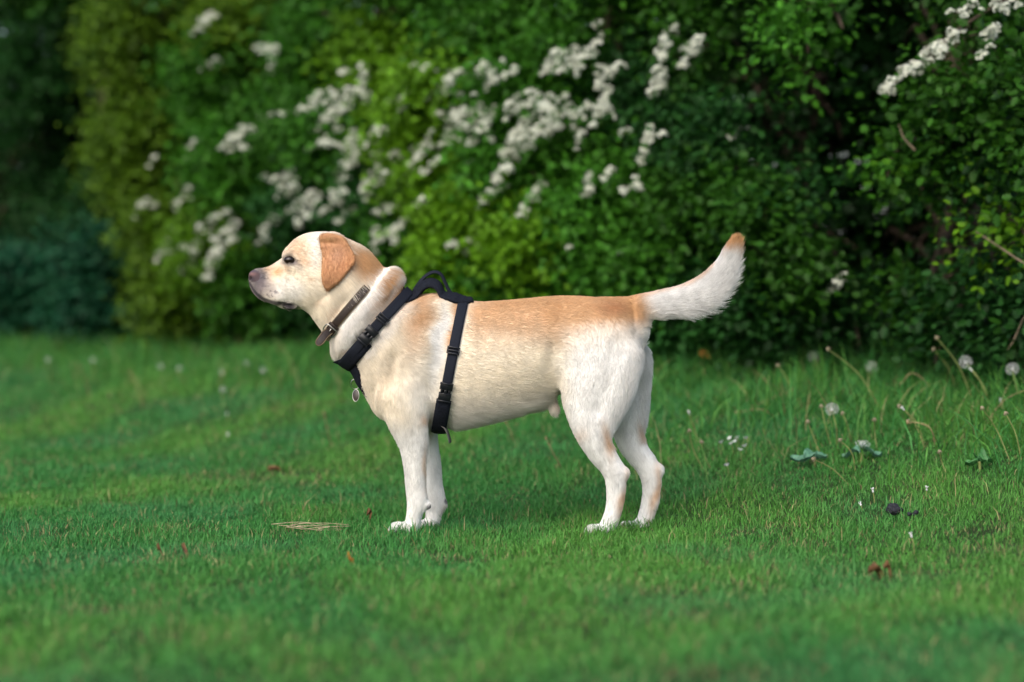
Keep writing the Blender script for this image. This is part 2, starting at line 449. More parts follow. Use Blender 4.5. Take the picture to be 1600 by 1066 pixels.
# filler deeper in the hedge, shade put into its leaf colour, and its top out of the frame, spread along each bush
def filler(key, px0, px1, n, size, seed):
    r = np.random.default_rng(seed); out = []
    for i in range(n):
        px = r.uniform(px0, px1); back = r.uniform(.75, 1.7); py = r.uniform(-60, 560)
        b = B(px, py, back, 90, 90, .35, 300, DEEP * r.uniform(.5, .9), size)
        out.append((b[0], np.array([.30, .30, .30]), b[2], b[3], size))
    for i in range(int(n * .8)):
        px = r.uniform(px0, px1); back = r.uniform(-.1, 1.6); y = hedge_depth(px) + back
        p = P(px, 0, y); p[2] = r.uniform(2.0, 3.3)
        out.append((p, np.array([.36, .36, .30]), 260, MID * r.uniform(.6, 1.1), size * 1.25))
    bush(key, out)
def backing(key, px0, px1, n, seed):  # oversized dark leaves added behind the hedge to close sky gaps
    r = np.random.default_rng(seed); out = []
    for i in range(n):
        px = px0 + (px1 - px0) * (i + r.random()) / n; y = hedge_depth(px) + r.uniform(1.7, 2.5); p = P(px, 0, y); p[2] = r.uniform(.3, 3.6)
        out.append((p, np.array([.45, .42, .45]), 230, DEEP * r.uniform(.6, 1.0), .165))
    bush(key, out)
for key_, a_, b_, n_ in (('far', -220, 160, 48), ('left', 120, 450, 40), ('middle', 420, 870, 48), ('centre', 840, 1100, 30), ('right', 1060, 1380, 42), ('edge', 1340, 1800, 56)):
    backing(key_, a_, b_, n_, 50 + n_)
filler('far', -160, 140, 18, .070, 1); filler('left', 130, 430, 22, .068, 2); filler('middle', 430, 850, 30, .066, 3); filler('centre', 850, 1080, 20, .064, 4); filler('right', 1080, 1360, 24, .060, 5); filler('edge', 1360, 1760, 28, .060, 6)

INFO = {
    'far': ('tree', 'dark green tree filling the far left edge of the hedge', 'tree', -20, 1.0),
    'bramble': ('bramble_bush', 'low bluish green bramble bush at the foot of the hedge, far left', 'bush', 60, .1),
    'left': ('hawthorn_bush', 'olive green hawthorn at left, its blossom drifts hanging behind the dog\'s head', 'bush', 280, .8),
    'middle': ('hawthorn_bush', 'bright green hawthorn heavy with white blossom above the dog\'s back', 'bush', 650, .8),
    'centre': ('hawthorn_bush', 'hawthorn with fading blossom above the dog\'s rump', 'bush', 960, .8),
    'right': ('hawthorn_bush', 'dense dark leaved hawthorn with hardly any blossom right behind the raised tail', 'bush', 1200, .8),
    'edge': ('hawthorn_bush', 'dark hawthorn at the right edge with one long white blossom spray', 'bush', 1520, .75),
}
roots = {}
frame_leaves = {}
leaf_total = 0
for bi_, key in enumerate(INFO):
    name, label, cat, px, back = INFO[key]
    y = hedge_depth(px) + back; p = P(px, 500, y); base = np.array([p[0], p[1], float(gz(p[0], p[1]))])
    root = empty(name, base, label, cat, 'bushes of the hedge'); roots[key] = root
    bb = bushes[key]
    cs = np.array([b[0] for b in bb]); keep = [i for i in range(len(bb)) if cs[i][2] > gz(cs[i][0], cs[i][1]) - .05]
    bb = [bb[i] for i in keep]
    shape = LEAF_LOBED if key in ('right', 'edge') else (LEAF_OVAL if key == 'bramble' else LEAF_SIMPLE)
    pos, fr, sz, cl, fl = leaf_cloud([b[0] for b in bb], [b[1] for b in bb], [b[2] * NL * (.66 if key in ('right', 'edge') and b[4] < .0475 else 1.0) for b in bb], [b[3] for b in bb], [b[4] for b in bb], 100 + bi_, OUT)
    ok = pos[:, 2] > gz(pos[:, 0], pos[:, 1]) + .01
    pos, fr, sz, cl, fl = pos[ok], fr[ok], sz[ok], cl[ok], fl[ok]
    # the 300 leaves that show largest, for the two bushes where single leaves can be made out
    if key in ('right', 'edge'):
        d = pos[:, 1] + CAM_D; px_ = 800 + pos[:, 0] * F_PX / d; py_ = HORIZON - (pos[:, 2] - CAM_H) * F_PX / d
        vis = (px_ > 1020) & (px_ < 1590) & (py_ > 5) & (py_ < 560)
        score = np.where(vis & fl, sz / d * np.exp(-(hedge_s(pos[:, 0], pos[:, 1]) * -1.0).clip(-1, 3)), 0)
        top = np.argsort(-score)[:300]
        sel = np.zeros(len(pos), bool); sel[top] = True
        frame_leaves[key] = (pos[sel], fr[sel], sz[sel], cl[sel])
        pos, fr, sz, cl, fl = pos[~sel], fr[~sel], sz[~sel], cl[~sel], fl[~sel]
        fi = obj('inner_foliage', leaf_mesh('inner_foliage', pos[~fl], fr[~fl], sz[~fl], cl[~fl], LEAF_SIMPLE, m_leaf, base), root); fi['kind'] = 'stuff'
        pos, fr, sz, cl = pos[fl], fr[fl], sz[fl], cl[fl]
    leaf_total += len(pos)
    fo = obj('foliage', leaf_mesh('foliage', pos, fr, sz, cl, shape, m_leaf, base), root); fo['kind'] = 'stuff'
    # trunk and limbs reaching to the larger boughs
    r = np.random.default_rng(300 + bi_)
    if key == 'bramble':
        for _ in range(9):
            e = bb[r.integers(len(bb))][0] + r.normal(size=3) * .1
            q = catmull([base + r.normal(size=3) * [.25, .2, 0], (base + e) / 2 + [0, 0, .3], e], 6)
            obj('cane', mesh_np('cane', *(lambda V, f: (V - base, f))(*tube(q, np.linspace(.006, .002, len(q)), 6)), m_bark), root)
        continue
    topz = 2.4
    trunk_path = catmull([base - [0, 0, .1], base + [r.normal() * .05, r.normal() * .05, .5], base + [r.normal() * .15, r.normal() * .1, 1.3], base + [r.normal() * .2, r.normal() * .2, topz]], 6)
    obj('trunk', mesh_np('trunk', *(lambda V, f: (V - base, f))(*tube(trunk_path, np.linspace(.09, .035, len(trunk_path)), 10)), m_bark), root)
    lims = []
    for i in range(0, len(bb), 1):
        e = bb[i][0]; tz = np.clip(e[2] - base[2] - .25, .3, topz - .2)
        st_ = trunk_path[int(np.argmin(np.abs(trunk_path[:, 2] - base[2] - tz)))]
        mid = (st_ + e) / 2 + np.array([r.normal() * .08, r.normal() * .08, .16 + r.random() * .1])
        q = catmull([st_, mid, e, e + (e - mid) * .25 - [0, 0, .06]], 3)
        r0 = .022 if i < 20 else .014
        obj('limb', mesh_np('limb', *(lambda V, f: (V - base, f))(*tube(q, np.linspace(r0, .004, len(q)), 5)), m_bark), root)
print('leaves', leaf_total)

# single leaves of the two nearest bushes: shared mesh, own object each, four colourings
def share_leaf(key):
    pos, fr, sz, cl = frame_leaves[key]; root = roots[key]; base = np.array(root.location)
    lum = cl.sum(1); order = np.argsort(lum); groups = np.array_split(order, 8)
    for gi, g in enumerate(groups):
        tv, tf = LEAF_LOBED
        me = mesh_np('leaf', tv, tf, m_leaf, smooth=False, cols=np.tile(cl[g].mean(0), (len(tv), 1)))
        for i in g:
            o = bpy.data.objects.new('leaf', me); COL.objects.link(o); o.parent = root
            M = mathutils.Matrix.Identity(4)
            for a_ in range(3):
                for b_ in range(3): M[a_][b_] = float(fr[i][a_, b_] * sz[i])
                M[a_][3] = float(pos[i][a_] - base[a_])
            o.matrix_local = M
share_leaf('right'); share_leaf('edge')

# ------------------------------------------------------------------ hawthorn blossom
def blossom_mesh(seed, nfl, rad):
    r = np.random.default_rng(seed); V = []; Fs = []; C = []
    for k in range(nfl):
        u = r.normal(size=3); u[2] = abs(u[2]) * .8 + .1; u[1] -= .5; u /= np.linalg.norm(u)
        c = u * rad * r.uniform(.65, 1.05)
        ax = u + r.normal(size=3) * .25; ax /= np.linalg.norm(ax)
        t1 = np.cross(ax, [.3, .9, .2]); t1 /= np.linalg.norm(t1); t2 = np.cross(ax, t1)
        R = r.uniform(.0065, .0085); a0 = r.uniform(0, 6.28)
        wv = r.uniform(.88, 1.0)
        for q in range(5):
            a = a0 + q * 1.2566
            d = t1 * math.cos(a) + t2 * math.sin(a); e = np.cross(ax, d)
            o = len(V)
            V += [c, c + d * R * .55 + e * R * .42 + ax * R * .12, c + d * R * 1.0 + e * R * .25 + ax * R * .30, c + d * R * 1.0 - e * R * .25 + ax * R * .30, c + d * R * .55 - e * R * .42 + ax * R * .12]
            Fs += [[o, o + 1, o + 2, o + 3, o + 4]]
            C += [np.array([.50, .54, .38]) * wv] + [np.array([.68, .71, .62]) * wv] * 4
        o = len(V); V += [c + ax * R * .35 + t1 * R * .25, c + ax * R * .35 - t1 * R * .12 + t2 * R * .2, c + ax * R * .35 - t1 * R * .12 - t2 * R * .2]
        Fs.append([o, o + 1, o + 2]); C += [np.array([.45, .40, .18])] * 3
        o = len(V); s1 = t1 * .0006
        V += [c - s1, c + s1, np.zeros(3)]; Fs.append([o, o + 1, o + 2]); C += [np.array([.12, .20, .05])] * 3
    return mesh_np('blossom_cluster', np.array(V), Fs, m_petal, cols=np.array(C), smooth=False)
m_petal = material('petal', attr='col', rough=.7, spec=.2, translucent=.25)
bl = [blossom_mesh(500 + i, 15 + i % 4, .021 + .002 * (i % 3)) for i in range(8)]
rb = np.random.default_rng(77)
def blossoms(key, cx, cy, rx, ry, n, back=-.42, scale=1.0, line=None):
    root = roots[key]; base = np.array(root.location); n = max(1, int(round(n * 1.68)))
    for i in range(n):
        if line is None:
            if i % 4 == 0:                                   # a new drooping spray
                a = rb.uniform(0, 6.28); q = math.sqrt(rb.random()); px, py = cx + rx * q * math.cos(a), cy + ry * q * math.sin(a); ang_ = rb.normal(2.25, .45)
            else:
                stp = rb.uniform(7, 13) * scale; px += stp * math.cos(ang_) + rb.normal() * 3; py += stp * math.sin(ang_) + rb.normal() * 3
        else:
            t = (i + rb.uniform(-.4, .4)) / n; px = line[0] + (line[2] - line[0]) * t + rb.normal() * rx; py = line[1] + (line[3] - line[1]) * t + rb.normal() * ry
        y = hedge_depth(px) + back + rb.normal() * .09
        p = P(px, py, y)
        o = bpy.data.objects.new('blossom_cluster', bl[rb.integers(8)]); COL.objects.link(o); o.parent = root
        o.location = [float(v) for v in p - base]
        o.rotation_euler = (rb.normal() * .4, rb.normal() * .4, rb.uniform(-.9, .9) - .4)
        s = float(scale * rb.uniform(.45, 1.12)); o.scale = (s, s, s * .85)
for a in [(428, 95, 20, 26, 6), (505, 180, 66, 50, 28), (560, 250, 60, 60, 32), (455, 285, 30, 30, 9), (520, 290, 50, 24, 12), (590, 345, 50, 30, 12), (545, 110, 40, 30, 8), (455, 335, 18, 10, 4), (310, 360, 62, 45, 26), (268, 395, 18, 16, 5), (232, 325, 10, 18, 3), (292, 300, 10, 14, 3), (418, 362, 8, 8, 2), (345, 22, 20, 18, 5), (332, 92, 10, 8, 2), (352, 215, 62, 34, 14), (238, 246, 5, 5, 1)]:
    blossoms('left', *a, back=-.56, scale=1.1)
for a in [(650, 145, 26, 12, 9), (680, 250, 40, 40, 8), (760, 210, 60, 50, 20), (705, 122, 40, 18, 12), (730, 172, 44, 26, 14), (790, 105, 34, 18, 8), (690, 210, 30, 24, 6), (835, 205, 22, 20, 8), (775, 300, 18, 18, 6), (846, 295, 18, 12, 5), (735, 385, 14, 8, 4), (668, 318, 12, 12, 3), (840, 165, 44, 30, 16), (835, 335, 20, 14, 3)]:
    blossoms('middle', *a, back=-.56, scale=1.05)
blossoms('middle', 0, 0, 5, 4, 10, line=(812, 205, 772, 282), back=-.55, scale=1.2)
for a in [(895, 190, 44, 44, 20), (905, 65, 52, 40, 18), (950, 140, 40, 50, 12), (1000, 210, 36, 36, 8), (920, 275, 12, 14, 4), (956, 268, 10, 8, 3), (1085, 72, 16, 28, 6), (920, 388, 10, 8, 2), (1005, 300, 30, 30, 4), (960, 390, 20, 14, 2)]:
    blossoms('centre', *a, back=-.44, scale=.95)
blossoms('centre', 0, 0, 7, 5, 12, line=(1048, 40, 1022, 152), back=-.40, scale=1.05)
for a in [(1312, 452, 14, 22, 5), (1150, 200, 20, 20, 2)]:
    blossoms('right', *a, back=-.2)
blossoms('edge', 0, 0, 6, 5, 34, line=(1384, 142, 1500, 52), back=-.42, scale=.85)
blossoms('edge', 0, 0, 8, 6, 12, line=(1500, 20, 1605, 0), back=-.42, scale=.85); blossoms('edge', 1545, 48, 14, 8, 5, back=-.42)
tw = catmull([P(1376, 145, hedge_depth(1376) - .40), P(1430, 105, hedge_depth(1430) - .39), P(1500, 45, hedge_depth(1500) - .36), P(1600, -20, hedge_depth(1600) - .2)], 6)
V, Fs = tube(tw, np.linspace(.002, .006, len(tw)), 6)
obj('twig', mesh_np('twig', V - np.array(roots['edge'].location), Fs, m_bark), roots['edge'])
for q in ([(1525, 362), (1560, 385), (1605, 415)], [(1600, 495), (1585, 530), (1575, 548)], [(1405, 195), (1412, 215), (1430, 235)]):
    tw = catmull([P(x, y_, hedge_depth(x) - .40) for x, y_ in q], 5)
    V, Fs = tube(tw, np.linspace(.0022, .0034, len(tw)), 6)
    obj('twig', mesh_np('twig', V - np.array(roots['edge'].location), Fs, material('bare_twig', (.16, .12, .08), rough=.8)), roots['edge'])
# ------------------------------------------------------------------ dog: one continuous surface from a signed field
H = 0.004
GX = np.arange(-0.68, 0.60, H); GY = np.arange(-0.168, 0.168 + H, H); GZ = np.arange(-0.02, 0.76, H)
FIELD = np.full((len(GX), len(GY), len(GZ)), 0.12, np.float32)
TUBES = []                                             # for fur flow: (points, radius)

def block(lo, hi):
    sl = []
    for g, a, b in zip((GX, GY, GZ), lo, hi):
        i0 = max(int(np.searchsorted(g, a)) - 1, 0); i1 = min(int(np.searchsorted(g, b)) + 1, len(g))
        sl.append(slice(i0, i1))
    X, Y, Z = np.meshgrid(GX[sl[0]], GY[sl[1]], GZ[sl[2]], indexing='ij')
    return tuple(sl), X, Y, Z

def smin(a, b, k):
    h = np.maximum(k - np.abs(a - b), 0) / k
    return np.minimum(a, b) - h * h * k * 0.25

def add_field(sl, d, k, op='add'):
    cur = FIELD[sl]
    if op == 'add':
        FIELD[sl] = smin(cur, d.astype(np.float32), k)
    else:
        FIELD[sl] = -smin(-cur, d.astype(np.float32), k)

def S_tube(secs, k=0.02, op='add', flow=True, n=5, sgn=1.0):
    """secs rows: px, py, y, a(px in picture plane), b(m sideways)"""
    q = catmull(secs, n)
    pts = np.array([P(r[0], r[1], r[2]) for r in q]); a = q[:, 3] / F_PX * (q[:, 2] + CAM_D); b = q[:, 4]
    m = max(a.max(), b.max()) + k + 0.02
    sl, X, Y, Z = block(pts.min(0) - m, pts.max(0) + m)
    X, Y, Z = (v.astype(np.float32) for v in (X, Y, Z))
    D = np.full(X.shape, .12, np.float32)
    for i in range(len(pts) - 1):
        A, B = pts[i], pts[i + 1]; ab = B - A; L2 = ab @ ab + 1e-12
        ms = max(a[i], a[i + 1], b[i], b[i + 1]) + k + 0.015
        w = []
        for g, s0, lo_, hi_ in zip((GX, GY, GZ), sl, np.minimum(A, B) - ms, np.maximum(A, B) + ms):
            gg = g[s0]; w.append(slice(int(np.searchsorted(gg, lo_)), int(np.searchsorted(gg, hi_))))
        w = tuple(w); x, y, z = X[w], Y[w], Z[w]
        t = np.clip(((x - A[0]) * ab[0] + (y - A[1]) * ab[1] + (z - A[2]) * ab[2]) / L2, 0, 1)
        ra = a[i] + (a[i + 1] - a[i]) * t; rb = b[i] + (b[i + 1] - b[i]) * t
        qx = x - A[0] - t * ab[0]; qy = y - A[1] - t * ab[1]; qz = z - A[2] - t * ab[2]
        r2 = qx * qx + qz * qz
        k0 = np.sqrt(r2 / ra ** 2 + (qy / rb) ** 2); k1 = np.sqrt(r2 / ra ** 4 + qy * qy / rb ** 4) + 1e-9
        D[w] = np.minimum(D[w], k0 * (k0 - 1) / k1)
    add_field(sl, D, k, op)
    if flow:
        TUBES.append((pts, np.maximum(a, b) * 0 + np.minimum(a, b), sgn))

def S_ell(px, py, y, ax, az, b, k=0.02, rot=0.0, op='add'):
    """ellipsoid, ax/az picture radii in px (rotated by rot degrees, clockwise in the picture), b sideways metres"""
    c = P(px, py, y); s = (y + CAM_D) / F_PX; ax *= s; az *= s
    m = max(ax, az, b) + k + 0.02
    sl, X, Y, Z = block(c - m, c + m)
    cr, sr = math.cos(math.radians(rot)), math.sin(math.radians(rot))
    u = (X - c[0]) * cr - (Z - c[2]) * sr; v = (X - c[0]) * sr + (Z - c[2]) * cr; w = Y - c[1]
    k0 = np.sqrt((u / ax) ** 2 + (v / az) ** 2 + (w / b) ** 2); k1 = np.sqrt(u * u / ax ** 4 + v * v / az ** 4 + w * w / b ** 4) + 1e-9
    add_field(sl, k0 * (k0 - 1) / k1, k, op)

# trunk
trunk = np.array([  # x, top, bottom, half width
    (590, 500, 628, .080), (615, 482, 654, .098), (645, 470, 672, .110), (680, 463, 671, .118), (715, 466, 668, .124), (750, 470, 662, .126), (790, 468, 652, .122),
    (825, 465, 640, .114), (855, 462, 626, .104), (885, 461, 612, .099), (915, 462, 600, .100), (945, 465, 590, .096), (970, 468, 575, .080), (988, 476, 548, .055)])
tq = catmull(trunk, 6)
tx = np.array([P(r[0], 500, 0)[0] for r in tq])
ttop = np.array([P(0, r[1], 0)[2] for r in tq]); tbot = np.array([P(0, r[2], 0)[2] for r in tq])
sl, X, Y, Z = block((tx[0] - .1, -.166, .1), (tx[-1] + .1, .166, .66))
xc = np.clip(X, tx[0], tx[-1])
hi = np.interp(xc, tx, ttop); lo = np.interp(xc, tx, tbot); hw = np.interp(xc, tx, tq[:, 3])
cz = (hi + lo) / 2 - 0.006; hz = np.where(Z > cz, hi - cz, cz - lo)
vz = (Z - cz) / hz
wsh = hw * (1.0 + 0.06 * np.clip(-vz, -1, 1))
ex = (X - xc)
k0 = np.sqrt((np.abs(Y) / wsh) ** 2 + vz ** 2 + (ex / 0.045) ** 2)
k1 = np.sqrt(Y * Y / wsh ** 4 + (Z - cz) ** 2 / hz ** 4 + ex * ex / 0.045 ** 4) + 1e-9
add_field(sl, k0 * (k0 - 1) / k1, 0.001)
TUBES.append((np.array([P(600, 560), P(700, 560), P(800, 555), P(900, 535), P(985, 515)]), np.array([.09, .12, .12, .09, .06]), 1.0))

# breast and base of the neck
S_tube([(636, 612, 0, 40, .080), (615, 590, 0, 43, .085), (606, 555, 0, 45, .090), (590, 517, 0, 60, .088)], k=0.03, flow=False)
S_ell(592, 602, 0, 16, 36, .052, k=0.03, rot=-24)
S_ell(608, 632, 0, 22, 20, .085, k=0.04, rot=-30)
# neck
S_tube([(586, 510, 0, 72, .086), (560, 478, 0, 70, .080), (540, 456, 0, 67, .076), (520, 436, 0, 62, .070), (505, 424, 0, 52, .060)], k=0.03, flow=False)
TUBES.append((np.array([P(395, 436), P(440, 432), P(500, 425), P(560, 475), P(600, 530)]), np.array([.03, .05, .08, .1, .1]), 1.0))
# skull, cheeks, muzzle
S_ell(504, 413, 0, 60, 52, .060, k=0.02, rot=8)
S_ell(478, 399, 0, 33, 25, .046, k=0.02, rot=-40)
S_ell(542, 427, 0, 38, 46, .060, k=0.03, rot=40)
S_ell(483, 444, -.018, 43, 38, .050, k=0.02); S_ell(483, 444, .018, 43, 38, .050, k=0.02)
S_tube([(399, 436, 0, 9, .015), (406, 440, 0, 17, .024), (417, 446, 0, 23.5, .031), (431, 447, 0, 27, .035), (446, 445, 0, 31, .041), (465, 436, 0, 40, .048)], k=0.012, flow=False)
for s in (-1, 1):
    S_ell(418, 450, s * .018, 17, 19, .020, k=0.014)          # flews
    S_ell(434, 463, s * .022, 17, 13.5, .019, k=0.010)
    S_ell(452, 395, s * .026, 13, 8, .020, k=0.012, rot=-40)   # brow
    S_ell(468, 418, s * .048, 17, 9, .012, k=0.02, rot=15)     # cheekbone
for s in (-1, 1):
    S_ell(453, 478.5, s * .029, 12, 6, .011, k=0.005, rot=10)   # dark lower lip
    S_tube([(535, 468, s * .078, 3, .006), (521, 488, s * .078, 4, .008), (508, 505, s * .066, 3, .006)], k=0.016, op='sub', flow=False)   # throat fold
    S_tube([(506, 462, s * .074, 3, .006), (494, 474, s * .070, 3, .006), (486, 482, s * .058, 3, .006)], k=0.012, op='sub', flow=False)
S_ell(450, 474, 0, 20, 10, .024, k=0.010, rot=12)            # chin / lower jaw
S_ell(397, 431, 0, 8.5, 8.5, .019, k=0.006)                   # nose
S_ell(404, 429, 0, 9, 7, .017, k=0.008)
S_tube([(403, 425, 0, 3, .010), (420, 421.5, 0, 4.5, .014), (440, 414, 0, 6, .018)], k=0.012, flow=False)
for s in (-1, 1):
    S_ell(393, 435, s * .0115, 3.0, 2.4, .0045, k=0.003, op='sub', rot=30)    # nostrils
    S_ell(453, 406.5, s * .0560, 9.6, 5.6, .0150, k=0.005, op='sub', rot=16)     # eye openings
    S_tube([(437, 474, s * .034, 2.0, .012), (447, 477, s * .036, 2.4, .012), (460, 479, s * .040, 2.4, .010)], k=0.004, op='sub', flow=False)
# skin roll behind the collar
S_tube([(609, 439, 0, 23, .046), (600, 457, 0, 30, .081), (582, 489, 0, 33, .101), (557, 522, 0, 31, .096), (541, 541, 0, 25, .066), (534, 553, 0, 15, .034)], k=0.014, flow=False)
for s in (-1, 1):
    S_tube([(618, 446, s * .060, 2.5, .006), (598, 478, s * .104, 3, .007), (574, 512, s * .106, 3, .007), (556, 534, s * .080, 2, .005)], k=0.014, op='sub', flow=False)
# withers
S_ell(676, 482, 0, 42, 21, .066, k=0.03)
# shoulders and front legs
for s, dx in ((-1, 0), (1, 0)):
    S_ell(640, 560, s * .072, 46, 82, .046, k=0.035, rot=14)
    S_ell(632, 620, s * .078, 32, 40, .042, k=0.03)
near_front = [(632, 622, -.080, 41, .045), (636, 650, -.086, 34, .041), (645, 688, -.084, 23.5, .031), (648.5, 725, -.080, 18, .026), (650, 758, -.077, 16, .023), (652, 783, -.075, 15.5, .023), (648, 803, -.074, 12, .020), (645, 818, -.073, 12, .021), (641, 826, -.073, 11, .024)]
far_front = [(650, 625, .082, 34, .042), (655, 650, .084, 29, .038), (662, 690, .080, 23, .030), (671, 728, .076, 18, .026), (675, 757, .073, 16, .023), (680, 782, .071, 15.5, .023), (678, 802, .070, 12.5, .020), (676, 815, .070, 12, .022), (672, 823, .070, 11, .024)]
for L in (near_front, far_front):
    S_tube(L, k=0.018)
def paw(px, py, y, sc=1.0):
    S_ell(px - 2, py, y, 20 * sc, 8.5 * sc, .030 * sc, k=0.012)
    for j, off in enumerate((-.024, -.009, .009, .024)):
        fx = px - (16 if j in (1, 2) else 11) * sc
        S_tube([(fx + 9, py - 4, y + off * sc * .85, 6.2 * sc, .0085), (fx, py - 3.5, y + off * sc, 6.2 * sc, .0085), (fx - 6 * sc, py + 2, y + off * sc, 5 * sc, .0078)], k=0.005, flow=False)
paw(633, 826, -.073); paw(660, 822, .070)
for x, y_, z in ((668, 790, -.075), (693, 787, .070)):
    S_ell(x, y_, z, 6.5, 6.5, .010, k=0.01)                    # carpal pads
# hind legs
near_hind = [(932, 535, -.052, 60, .050), (936, 575, -.062, 64, .054), (931, 615, -.070, 55, .050), (927, 645, -.076, 42, .043), (927, 670, -.080, 30.5, .036), (932, 691, -.080, 23.5, .030), (940.5, 708, -.079, 20.5, .025), (951, 723, -.077, 18, .022), (960, 738, -.076, 17.5, .021), (962.5, 752, -.075, 16, .020), (962.5, 767, -.075, 14.5, .018), (961.5, 783, -.075, 13.5, .017), (958, 800, -.075, 12.5, .017), (953, 815, -.075, 12.5, .019), (948, 825, -.075, 12, .022)]
far_hind = [(940, 535, .052, 58, .050), (960, 572, .062, 57, .054), (971, 615, .068, 45, .048), (978, 645, .072, 35, .041), (981, 668, .074, 26, .034), (986, 690, .074, 21.5, .028), (996, 708, .073, 19, .024), (1007, 722, .072, 18, .022), (1015, 736, .071, 17.5, .021), (1018, 750, .070, 15.5, .020), (1018, 765, .070, 14, .018), (1016.5, 782, .070, 13.5, .017), (1012, 799, .070, 12.5, .017), (1008, 812, .070, 12.5, .019), (1002, 821, .070, 12, .022)]
for L in (near_hind, far_hind):
    S_tube(L, k=0.022)
S_ell(976, 739, -.076, 7, 8, .012, k=0.012); S_ell(1030, 734, .070, 7, 8, .012, k=0.012)
S_ell(973, 514, 0, 17, 22, .056, k=0.03)
S_ell(982, 560, -.045, 20, 32, .036, k=0.025, rot=12); S_ell(991, 566, .045, 22, 34, .036, k=0.025, rot=6)
paw(938, 829, -.075, .95); paw(990, 824, .070, .95)
# muscle lines: back of the thigh, shoulder blade edge, elbow crease, flank
for s in (-1, 1):
    S_tube([(968, 535, s * .119, 3, .008), (957, 575, s * .132, 5, .010), (944, 612, s * .132, 5, .010), (936, 640, s * .128, 3, .008)], k=0.03, op='sub', flow=False)
    S_tube([(868, 545, s * .112, 3, .008), (864, 575, s * .113, 5, .010), (868, 600, s * .108, 4, .010)], k=0.03, op='sub', flow=False)
    S_tube([(690, 520, s * .126, 4, .008), (684, 565, s * .130, 6, .010), (676, 610, s * .130, 5, .010)], k=0.03, op='sub', flow=False)
    S_tube([(612, 560, s * .118, 4, .008), (610, 600, s * .122, 5, .010)], k=0.03, op='sub', flow=False)
# flank fold, sheath
S_ell(862, 632, -.004, 10, 13, .018, k=0.018, rot=-30)
S_ell(866, 640, -.006, 8.5, 9.5, .016, k=0.010)
S_ell(840, 628, 0, 26, 8, .020, k=0.02, rot=-14)
# tail
tail_secs = [(948, 492, 0, 27, .036), (980, 486, 0, 24, .031), (1008, 480, 0, 23, .026), (1040, 471, 0, 20.5, .023), (1070, 466, 0, 23, .022), (1095, 456, 0, 24, .021), (1114, 441, 0, 22, .019), (1130, 421, 0, 18.5, .017), (1141, 399, 0, 14.5, .014), (1148, 382, 0, 10.5, .011)]
S_tube(tail_secs, k=0.016)

# ears: bent flaps lying on the side of the head
ear_poly = np.array([(498, 369), (506, 364), (522, 364.5), (538, 371), (549, 386), (556, 400), (556, 410), (546, 423), (536, 436), (524, 447), (512, 455), (506, 451), (502, 440), (501, 420), (502, 400), (499, 383)], float)
def poly_sd(px, py, poly):
    d = np.full(px.shape, 1e9); inside = np.zeros(px.shape, bool); n = len(poly)
    for i in range(n):
        a, b = poly[i], poly[(i + 1) % n]; e = b - a
        t = np.clip(((px - a[0]) * e[0] + (py - a[1]) * e[1]) / (e @ e), 0, 1)
        d = np.minimum(d, np.hypot(px - a[0] - t * e[0], py - a[1] - t * e[1]))
        c = (a[1] > py) != (b[1] > py)
        xi = a[0] + (py - a[1]) / (b[1] - a[1] + 1e-12) * e[0]
        inside ^= c & (px < xi)
    return np.where(inside, -d, d)
ear_smooth = catmull(np.vstack([ear_poly, ear_poly[:1]]), 4)[:-1]
HEADF = FIELD.copy()
def head_y(px, py, s):
    """sideways extent of the head at a photograph point"""
    p = P(px, py, 0)
    i = int(round((p[0] - GX[0]) / H)); k = int(round((p[2] - GZ[0]) / H))
    row = HEADF[i, :, k]
    idx = np.where(row < 0)[0]
    return 0.04 if len(idx) == 0 else max(abs(GY[idx[0]]), abs(GY[idx[-1]]))
for s in (-1, 1):
    yo = P(530, 410, s * .07)
    c = P(528, 410, s * .072)
    sl, X, Y, Z = block(c - np.array([.07, .06, .09]), c + np.array([.07, .06, .09]))
    ppx = 800 + X * F_PX / (CAM_D - np.abs(Y)); ppy = HORIZON - (Z - CAM_H) * F_PX / (CAM_D - np.abs(Y))
    d2 = poly_sd(ppx, ppy, ear_smooth) * CAM_D / F_PX
    v = np.clip((ppy - 364) / 92, 0, 1); u = np.clip((ppx - 498) / 60, 0, 1)
    # sheet position: fixed high on the skull, swelling outwards over the fold, hanging against the cheek
    yc = 0.050 + 0.033 * np.sin(np.pi * np.clip(v * 0.60 + .08, 0, 1)) - 0.004 * u - 0.005 * np.exp(-((ppy - 380) / 4.5) ** 2) * sstep(540, 520, ppx) + 0.004 * np.exp(-((ppx - 512) / 10) ** 2 - ((ppy - 370) / 5) ** 2) + 0.003 * np.exp(-((ppx - 522 - (ppy - 410) * .1) / 9) ** 2)
    th = 0.0082 + 0.004 * np.exp(-(v / .2) ** 2)
    dy = np.abs(np.abs(Y) - yc) - th
    d = np.where((d2 > -.004) & (dy > -.004), np.hypot(np.maximum(d2 + .004, 0), np.maximum(dy + .004, 0)) - .004, np.maximum(d2, dy))
    add_field(sl, d, 0.004)
    # root of the ear
    S_tube([(503, 372, s * .056, 7, .012), (520, 370, s * .054, 8, .014), (536, 378, s * .052, 8, .012)], k=0.01, flow=False)

# skin sits a little under the tip of the coat
gpx = 800 + GX * F_PX / CAM_D; gpy = HORIZON - (GZ - CAM_H) * F_PX / CAM_D
SKIN = 0.0032 * sstep(430, 520, gpx)[:, None] * sstep(700, 640, gpy)[None, :]
FIELD += SKIN[:, None, :].astype(np.float32)

